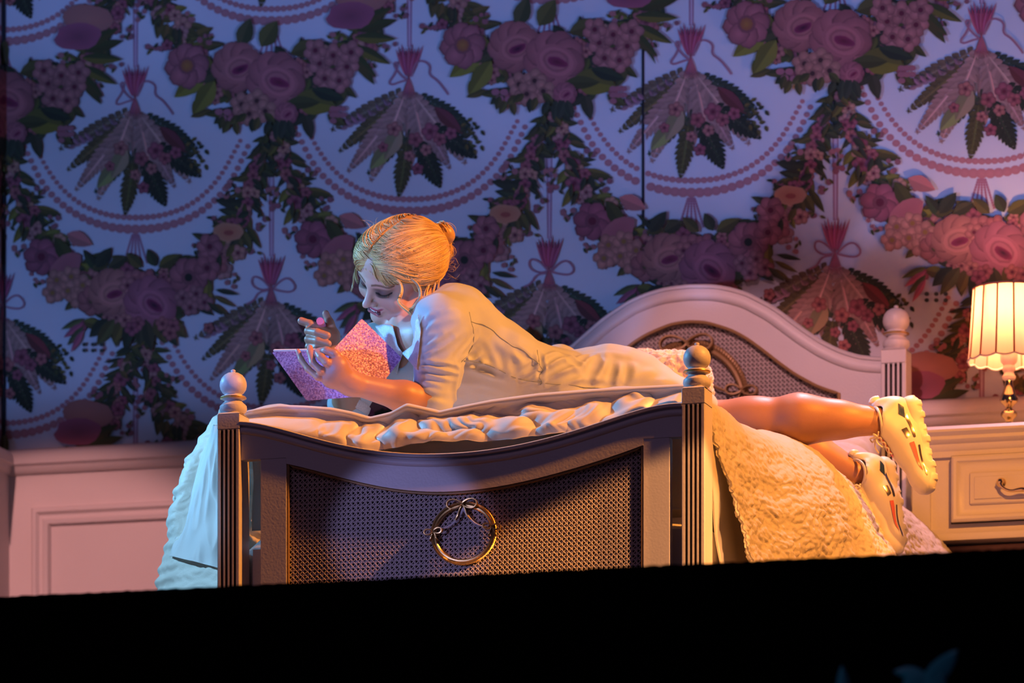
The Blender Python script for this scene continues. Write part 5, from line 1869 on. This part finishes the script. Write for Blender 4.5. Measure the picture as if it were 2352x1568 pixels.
def strands(paths, r, m, name, parent, tones):
    paths = np.asarray(paths)
    N, S, _ = paths.shape
    tg = np.gradient(paths, axis=1); tg /= np.linalg.norm(tg, axis=2)[:, :, None] + 1e-9
    a = np.cross(tg, V3(.3, .2, .93)); a /= np.linalg.norm(a, axis=2)[:, :, None] + 1e-9
    b = np.cross(tg, a)
    rr_ = np.asarray(r)[:, None] * np.interp(np.linspace(0, 1, S), [0, .15, .8, 1], [.5, 1, 1, .25])[None]
    ring = [paths + (a * cos(t) + b * sin(t)) * rr_[:, :, None] for t in (0, 2.1, 4.2)]
    Vv = np.stack(ring, 2).reshape(-1, 3)
    base = (np.arange(N)[:, None, None] * S + np.arange(S - 1)[None, :, None]) * 3 + np.arange(3)[None, None]
    nxt = (np.arange(N)[:, None, None] * S + np.arange(S - 1)[None, :, None]) * 3 + (np.arange(3)[None, None] + 1) % 3
    f = np.stack([base, base + 3, nxt + 3, nxt], -1).reshape(-1, 4)
    colr = np.repeat(np.c_[tones, np.ones(N)], S * 3, axis=0)
    o = obj(name, Vv, f, m, parent, colors=colr)
    o['kind'] = 'stuff'
    return o


M['strand'] = mat('strand', (.8, .5, .2, 1), .34, vcol=True, spec=.6)
ton = np.array([.82, .50, .18])[None] * rs.uniform(.40, 1.15, (len(P), 1)) + rs.uniform(0, .04, (len(P), 3))
SL = streamlines(2600, SEG - 1, .0042, 3)
P = np.concatenate([P[::2], SL])
ton = np.array([.95, .64, .26])[None] * rs.uniform(.45, 1.15, (len(P), 1)) + rs.uniform(0, .04, (len(P), 3))
strands(P, rs.uniform(.0006, .0014, len(P)), M['strand'], 'hair_strand', person, ton)
# loose curls at temple and nape, fly-aways, curls of the bun
L = []
R_ = []


def curl(pix, n=10, sp=.003, r=.0009):
    base = smooth_path([at(*p) for p in pix], SEG)
    for _ in range(n):
        o = rs.normal(0, sp * .5, 3)
        w = np.linspace(.35, 1, SEG)[:, None]
        L.append(base + o * w + rs.normal(0, .0004, (1, 3))); R_.append(r * rs.uniform(.6, 1.2))


curl([(905, 640, .36), (922, 650, .35), (924, 670, .345), (914, 690, .34), (922, 702, .34), (936, 712, .345), (946, 722, .35)], 30, .0045, .0012)
curl([(945, 640, .36), (962, 655, .35), (968, 678, .345), (958, 700, .35), (944, 714, .355), (934, 710, .36)], 28, .005, .0012)
curl([(985, 655, .38), (975, 680, .37), (985, 702, .37), (975, 718, .375), (955, 722, .38)], 26, .007, .0012)
curl([(1000, 650, .40), (992, 680, .39), (1000, 700, .39), (985, 722, .39)], 10, .005)
curl([(1010, 640, .44), (1006, 665, .42), (1012, 690, .42)], 10, .004)
curl([(836, 590, .46), (818, 612, .46), (815, 632, .455), (822, 650, .45)], 14, .004)
curl([(832, 600, .47), (812, 625, .47), (812, 650, .46), (806, 668, .46)], 8, .003)
curl([(872, 605, .40), (880, 622, .385), (884, 640, .38), (886, 655, .38)], 4, .003, .0006)
for k in range(60):
    u0, v0 = 880 + rs.uniform(-30, 130), 512 + rs.uniform(0, 20)
    a0 = rs.uniform(-2.6, -.4)
    Ls = rs.uniform(10, 34)
    bend = rs.uniform(-10, 10)
    pts_ = [(u0, v0 + 8, .46), (u0 + Ls * .5 * cos(a0), v0 + Ls * .4 * sin(a0), .46), (u0 + Ls * cos(a0) + bend, v0 + Ls * .6 * sin(a0) + abs(bend) * .3, .46)]
    curl(pts_, 1, .001, .00035)
for k in range(26):
    u0, v0 = 1028 + rs.uniform(-8, 8), 590 + rs.uniform(-30, 50)
    curl([(u0 - 6, v0, .50), (u0 + rs.uniform(4, 14), v0 + rs.uniform(-10, 10), .50), (u0 + rs.uniform(4, 22), v0 + rs.uniform(-16, 16), .50)], 1, .001, .0004)
for (c, r0, n) in (((-.022, -.136, .034), .026, 90), ((.008, -.142, .006), .027, 80), ((-.030, -.124, -.012), .022, 50), ((-.012, -.108, -.040), .024, 40)):
    for k in range(n):
        ph = rs.uniform(0, 6); tl = rs.normal(0, .35); rr0 = r0 * rs.uniform(.55, 1.05)
        th = np.linspace(0, 4.6, SEG)[:, None] + ph
        loc_ = np.array(c) + rr0 * np.concatenate([np.cos(th) * cos(tl), np.sin(tl) * np.cos(th) + .25 * np.sin(th * .5), np.sin(th)], 1) * np.array([.9, .9, .9])
        L.append(HC + loc_ @ HM); R_.append(.0010 * rs.uniform(.6, 1.3))
ton = np.array([.95, .66, .30])[None] * rs.uniform(.6, 1.15, (len(L), 1)) + rs.uniform(0, .04, (len(L), 3))
strands(L, R_, M['strand'], 'hair_curl', person, ton)

# ring on the far hand
rc = A_(722, 783, .378)
t = np.linspace(0, 2 * pi, 25)[:-1]
ax = nrm(A_(708, 779, .366) - A_(750, 792, .41)); e1 = nrm(np.cross(ax, JV)); e2 = np.cross(ax, e1)
ring_o = MB().tube([rc + .0098 * (cos(a) * e1 + sin(a) * e2) for a in t], .0013, 6, closed=True)
ring_o.build('finger_ring', M['brass'], person)

# ---------------------------------------------------------------- sneakers
M['shoe_white'] = mat('shoe_white', (.72, .69, .62, 1), .45, noise=.08, nscale=40)
M['sole_white'] = mat('sole_white', (.70, .67, .60, 1), .5)
M['shoe_pink'] = mat('shoe_pink', (.72, .16, .13, 1), .3)
M['shoe_navy'] = mat('shoe_navy', (.03, .06, .14, 1), .25, coat=.4)
M['shoe_foil'] = mat('shoe_foil', (.55, .50, .40, 1), .18, metal=.9, noise=.6, nscale=30)
M['lace'] = mat('lace', (.80, .74, .58, 1), .7)


def sneaker(heel, toe_dir, up_dir, sc=1.0):
    """heel: underside of the heel; toe_dir towards the toe; up_dir from sole to ankle"""
    ty_ = nrm(toe_dir); tz_ = nrm(up_dir - ty_ * (up_dir @ ty_)); tx_ = np.cross(ty_, tz_)
    Rm_ = np.stack([tx_, ty_, tz_])
    T = lambda x, y, z: heel + sc * (x * tx_ + y * ty_ + z * tz_)
    E = lambda c, r, k, op='u': (('e', T(*c), np.array(r) * sc, Rm_), k, op)
    C_ = lambda a, b, ra, rb_, k, op='u': (('c', T(*a), T(*b), ra * sc, rb_ * sc), k, op)
    up = [C_((0, .030, .055), (0, .110, .050), .033, .036, .02), C_((0, .110, .048), (0, .205, .036), .038, .032, .03),
          E((0, .225, .034), (.036, .034, .024), .02), C_((0, .034, .075), (0, .052, .100), .036, .040, .02),
          C_((0, .085, .085), (0, .150, .062), .026, .024, .03), E((0, .004, .092), (.020, .012, .030), .012),
          C_((0, .046, .100), (0, .060, .150), .033, .040, .006, 's'),
          E((0, .11, -.012), (.08, .18, .022), .004, 's')]
    v1, f1 = mesh_sdf(up, .0028 * sc, None, marg=.02)
    v1 = relax(v1, f1, 2)
    o = obj('sneaker', v1, f1, M['shoe_white'], person)
    so = [C_((0, .030, .022), (.002, .110, .020), .034, .033, .01), C_((.002, .110, .020), (.004, .215, .024), .036, .036, .01), E((.004, .228, .028), (.036, .030, .022), .01),
          E((0, .12, -.03), (.09, .2, .030), .004, 's'), E((0, .12, .075), (.09, .22, .040), .004, 's')]
    def sp(P, v):
        loc = (P - heel) @ Rm_.T / sc
        return v + .0016 * np.sign(np.sin(loc[:, 1] * 190)) * smoothstep(.018, .004, loc[:, 2]) + .0012 * np.sin(loc[:, 1] * 90 + loc[:, 2] * 60)
    v2, f2 = mesh_sdf(so, .0028 * sc, sp, marg=.02)
    obj('sole', v2, f2, M['sole_white'], o)
    # panels sitting proud of the upper, both sides
    def on_up(pts, off):
        P = np.array(pts)
        for _ in range(6):
            d = sdf(up, P) - off
            G = np.stack([sdf(up, P + np.eye(3)[k] * 1e-3) - off - d for k in range(3)], 1) / 1e-3
            G /= np.linalg.norm(G, axis=1)[:, None] + 1e-9
            P = P - G * d[:, None]
        return P
    def patch(poly, side, m, off=.0012):
        poly = np.array(poly, float); c = poly.mean(0)
        K = 5; n = 24
        loop_ = resample(np.vstack([poly, poly[:1]]), n + 1)[:-1]
        P = [T(side * .05, c[0], c[1])]
        for k in range(1, K + 1):
            for y_, z_ in c + (loop_ - c) * k / K: P.append(T(side * .05, y_, z_))
        P = on_up(P, off * sc)
        f = [(0, 1 + (i + 1) % n, 1 + i) for i in range(n)]
        for k in range(K - 1):
            for i in range(n): f.append((1 + k * n + i, 1 + k * n + (i + 1) % n, 1 + (k + 1) * n + (i + 1) % n, 1 + (k + 1) * n + i))
        obj('side_panel', P, f, m, o)
    for sd in (-1, 1):
        patch([(.020, .062), (.050, .068), (.062, .050), (.034, .046)], sd, M['shoe_navy'])
        patch([(.060, .050), (.120, .044), (.120, .036), (.050, .040)], sd, M['shoe_foil'])
        patch([(.092, .072), (.120, .062), (.112, .050), (.088, .056)], sd, M['shoe_foil'])
        patch([(.132, .058), (.190, .046), (.205, .036), (.150, .040), (.130, .044)], sd, M['shoe_pink'])
        patch([(.140, .032), (.215, .030), (.225, .024), (.140, .024)], sd, M['shoe_foil'])
    # tongue and laces
    v3 = on_up([T(x, y_, .14) for y_ in np.linspace(.075, .165, 14) for x in np.linspace(-.016, .016, 7)], .0016 * sc)
    obj('tongue', v3, grid_faces(14, 7), M['shoe_pink'], o)
    mb = MB()
    for k in range(5):
        y_ = .088 + .016 * k
        for sg in (-1, 1):
            w_ = np.linspace(-1, 1, 9)
            q_ = on_up([T(.020 * t_ * sg, y_ + .007 * t_, .14) for t_ in w_], .0035 * sc)
            mb.tube(q_, .0022 * sc, 6)
    for sg in (-1, 1):
        b0 = on_up([T(0, .084, .14)], .006 * sc)[0]
        mb.tube(smooth_path([b0, b0 + sc * (sg * .022 * tx_ + .012 * tz_ - .006 * ty_), b0 + sc * (sg * .030 * tx_ + .002 * tz_ + .006 * ty_), b0 + sc * (sg * .010 * tx_ + .002 * tz_ + .002 * ty_)], 16), .0022 * sc, 6)
        mb.tube(smooth_path([b0, b0 + sc * (sg * .016 * tx_ + .004 * tz_ + .02 * ty_), b0 + sc * (sg * .024 * tx_ + .035 * ty_ - .006 * tz_)], 12), .0020 * sc, 6)
    mb.build('laces', M['lace'], o)
    # padded collar lining
    t_ = np.linspace(0, 2 * pi, 33)[:-1]
    cpt = on_up([T(.028 * cos(a), .050 + .030 * sin(a), .118) for a in t_], .0008)
    MB().tube(cpt, .0036 * sc, 8, closed=True).build('collar_lining', M['shoe_white'], o)
    MB().tube(on_up([T(0, .000, z_) for z_ in np.linspace(.10, .125, 6)], .001), [.007, .010, .006], 8).build('heel_tab', M['shoe_white'], o)
    return o


# the ankle opening of each shoe must meet its leg: heel underside placed from the ankle
def shoe_at(ankle, toe, up, sc, slide=0):
    ty_ = nrm(toe); tz_ = nrm(up - ty_ * (up @ ty_))
    return sneaker(ankle - ty_ * .050 * sc - tz_ * .088 * sc + ty_ * slide, ty_, tz_, sc)


shoe_at(anN + V3(.026, 0, .002), cam_vec(.20, -.96, .10), cam_vec(-.95, -.22, .16), .89)
shoe_at(anF + V3(.024, 0, -.004), cam_vec(.15, -.96, .14), cam_vec(-.78, -.10, .60), .92)
# ================================================================== BOOK AND PEN
bk = thing('book', 'open diary with glittery covers held upright in both hands, spine towards the viewer', 'book', tuple(at(808, 870, .24)))
S1, S2 = at(762, 806, .235), at(857, 908, .275)
RA, RB_ = at(831, 731, .30), at(923, 822, .335)
LA, LB_ = at(624, 808, .245), at(704, 920, .265)


def glitter(name, col, col2):
    m = mat(name, col, .42, metal=.1)
    nt = m.node_tree; b = nt.nodes['Principled BSDF']
    tc = nt.nodes.new('ShaderNodeTexCoord'); vo = nt.nodes.new('ShaderNodeTexVoronoi'); vo.inputs['Scale'].default_value = 420
    nt.links.new(tc.outputs['Object'], vo.inputs['Vector'])
    mx = nt.nodes.new('ShaderNodeMix'); mx.data_type = 'RGBA'
    mx.inputs['A'].default_value = col; mx.inputs['B'].default_value = col2
    nz = nt.nodes.new('ShaderNodeTexNoise'); nz.inputs['Scale'].default_value = 260; nz.inputs['Detail'].default_value = 3
    nt.links.new(tc.outputs['Object'], nz.inputs['Vector'])
    mr = nt.nodes.new('ShaderNodeMapRange'); mr.inputs['From Min'].default_value = .42; mr.inputs['From Max'].default_value = .60
    nt.links.new(nz.outputs['Fac'], mr.inputs['Value']); nt.links.new(mr.outputs['Result'], mx.inputs['Factor'])
    nt.links.new(mx.outputs['Result'], b.inputs['Base Color'])
    sub = nt.nodes.new('ShaderNodeVectorMath'); sub.operation = 'SUBTRACT'; sub.inputs[1].default_value = (.5, .5, .5)
    nt.links.new(vo.outputs['Color'], sub.inputs[0])
    sc_ = nt.nodes.new('ShaderNodeVectorMath'); sc_.operation = 'SCALE'; sc_.inputs['Scale'].default_value = .45
    nt.links.new(sub.outputs[0], sc_.inputs[0])
    geo = nt.nodes.new('ShaderNodeNewGeometry'); ad = nt.nodes.new('ShaderNodeVectorMath'); ad.operation = 'ADD'
    nt.links.new(geo.outputs['Normal'], ad.inputs[0]); nt.links.new(sc_.outputs[0], ad.inputs[1])
    no = nt.nodes.new('ShaderNodeVectorMath'); no.operation = 'NORMALIZE'
    nt.links.new(ad.outputs[0], no.inputs[0]); nt.links.new(no.outputs[0], b.inputs['Normal'])
    return m


gl = glitter('glitter_cover', (.62, .33, .56, 1), (.32, .13, .32, 1))
pg_m = mat('book_pages', (.86, .84, .86, 1), .7, noise=.2, nscale=400)


def slab(a, b, c, d, th0, th1, away, m, name, parent, r=.006):
    """board with rounded outer corners between depth th0 and th1 along 'away'. a,b on spine, c,d outer"""
    def corner(p, pa, pb):
        e1 = nrm(pa - p); e2 = nrm(pb - p)
        return [p + e1 * r * (1 - t) ** 2 + e2 * r * t ** 2 for t in np.linspace(0, 1, 5)]
    loop_ = [a, b] + corner(c, b, d) + corner(d, c, a)
    n = len(loop_)
    v = [p + away * th0 for p in loop_] + [p + away * th1 for p in loop_]
    f = [tuple(range(n)), tuple(range(2 * n - 1, n - 1, -1))] + [(i, i + n, (i + 1) % n + n, (i + 1) % n) for i in range(n)]
    return obj(name, v, f, m, parent, False)


for (o1, o2, tw) in ((RA, RB_, 1), (LA, LB_, -1)):
    nn = nrm(np.cross(S2 - S1, o1 - S1))
    if nn @ KV > 0: nn = -nn
    slab(S1, S2, o2, o1, 0, .0026, nn, gl, 'cover', bk)
    ins = .965
    k = lambda p: p
    a_, b_ = S1 + (S2 - S1) * .02, S2 + (S1 - S2) * .02
    c_, d_ = b_ + (o2 - S2) * ins, a_ + (o1 - S1) * ins
    up_ = (S1 - S2) * .055 if tw < 0 else (S1 - S2) * .0
    slab(a_ + up_, b_ + up_, c_ + up_, d_ + up_, .0027, .0095, nn, pg_m, 'page_block', bk, .002)
MB().tube([S1, (S1 + S2) / 2, S2], .0042, 10).build('spine', gl, bk)
pen = MB().tube([at(735, 737, .352), at(741, 747, .40), at(748, 760, .46), at(756, 775, .52)], [.0085, .0085, .0075, .004], 16)
p_o = pen.build('pen', mat('pen_pink', (.75, .25, .50, 1), .35), None, loc=at(741, 747, .40))
tag(p_o, 'pink pen held upright in the raised far hand', 'pen')

# ================================================================== FLUFFY CUSHION
import bmesh
def fluffy(c, r, seed, name, label):
    n = 90
    nz = Noise(seed, 30, 3); nz2 = Noise(seed + 1, 30, 3)
    th = np.linspace(0.02, pi - .02, n)[:, None]; ph = np.linspace(0, 2 * pi, 2 * n + 1)[:-1][None, :]
    d = np.stack([np.sin(th) * np.cos(ph), np.sin(th) * np.sin(ph), np.cos(th) + 0 * ph], -1)
    sgn = np.sign(d) * np.abs(d) ** .8
    b = nz(d[..., 0] * 2.2, d[..., 1] * 2.2, d[..., 2] * 2.2)
    b2 = nz2(d[..., 0] * 6, d[..., 1] * 6, d[..., 2] * 6)
    k = 1 + .07 * (1 - np.abs(b)) + .035 * (1 - np.abs(b2))
    P = np.array(c) + sgn * np.array(r) * k[..., None]
    V_ = P.reshape(-1, 3)
    N_ = 2 * n
    f = []
    for i in range(n - 1):
        for j in range(N_):
            j2 = (j + 1) % N_
            f.append((i * N_ + j, i * N_ + N_ + j, i * N_ + N_ + j2, i * N_ + j2))
    f.append(tuple(range(N_))); f.append(tuple(range(n * N_ - 1, (n - 1) * N_ - 1, -1)))
    o = obj(name, V_, f, M['fleece'], None, loc=c)
    return o


o = fluffy(at(1535, 892, 1.12), (.100, .085, .082), 31, 'fluffy_cushion', '')
tag(o, 'fluffy pinkish cushion half hidden between her skirt and the right front post', 'cushion')
o = fluffy(at(1478, 838, 1.20), (.042, .04, .036), 35, 'fluffy_ball', '')
tag(o, 'small fluffy pompon ball on top of the fluffy cushion', 'pompon')

# ================================================================== FOREGROUND LEAVES below the stage edge
lf_m = mat('teal_leaf', (.03, .30, .34, 1), .5, noise=.4, nscale=8)


def blade(mb, a, b, w, bend):
    a = np.array(a, float); b = np.array(b, float)
    pts = [a, (a + b) / 2 + JV * bend, b]
    q = smooth_path(pts, 12)
    tg = np.gradient(q, axis=0); tg /= np.linalg.norm(tg, axis=1)[:, None]
    sd = np.cross(tg, KV); sd /= np.linalg.norm(sd, axis=1)[:, None]
    ws = w * np.sin(np.linspace(.15, 1, 12) * pi) ** .8 + .0004
    v = []; f = []
    for p, s_, w_ in zip(q, sd, ws): v += [p - s_ * w_, p + KV * w_ * .25 + KV * .001, p + s_ * w_, p - KV * .0015]
    for i in range(11):
        for k in range(4): f.append((i * 4 + k, i * 4 + 4 + k, i * 4 + 4 + (k + 1) % 4, i * 4 + (k + 1) % 4))
    return mb.add(v, f)


Yp = -3.2
pt = thing('potted_plant', 'dim teal leaves poking up at the lower right below the stage', 'plant', tuple(at(2130, 1700, Yp)))
blade(MB(), at(2120, 1590, Yp), at(2200, 1492, Yp), .016, .004).build('leaf', lf_m, pt)
blade(MB(), at(2140, 1580, Yp), at(2052, 1542, Yp), .012, .012).build('leaf', lf_m, pt)
blade(MB(), at(2100, 1600, Yp), at(2126, 1548, Yp), .026, .0).build('leaf', lf_m, pt)
blade(MB(), at(2126, 1600, Yp), at(2168, 1545, Yp), .018, .0).build('leaf', lf_m, pt)
blade(MB(), at(1938, 1620, Yp), at(1934, 1528, Yp), .010, .0).build('leaf', lf_m, pt)
MB().tube([at(2118, 1700, Yp), at(2116, 1640, Yp), at(2120, 1580, Yp)], .006, 8).build('stem', lf_m, pt)
MB().tube([at(2100, 1750, Yp), at(1980, 1680, Yp), at(1938, 1600, Yp)], .005, 8).build('stem', lf_m, pt)
MB().lathe([(.05, -.16), (.07, -.02), (.075, -.015), (.075, 0), (.065, 0), (.062, -.02)], at(2118, 1700, Yp), 24).build('pot', M['black_cloth'], pt)
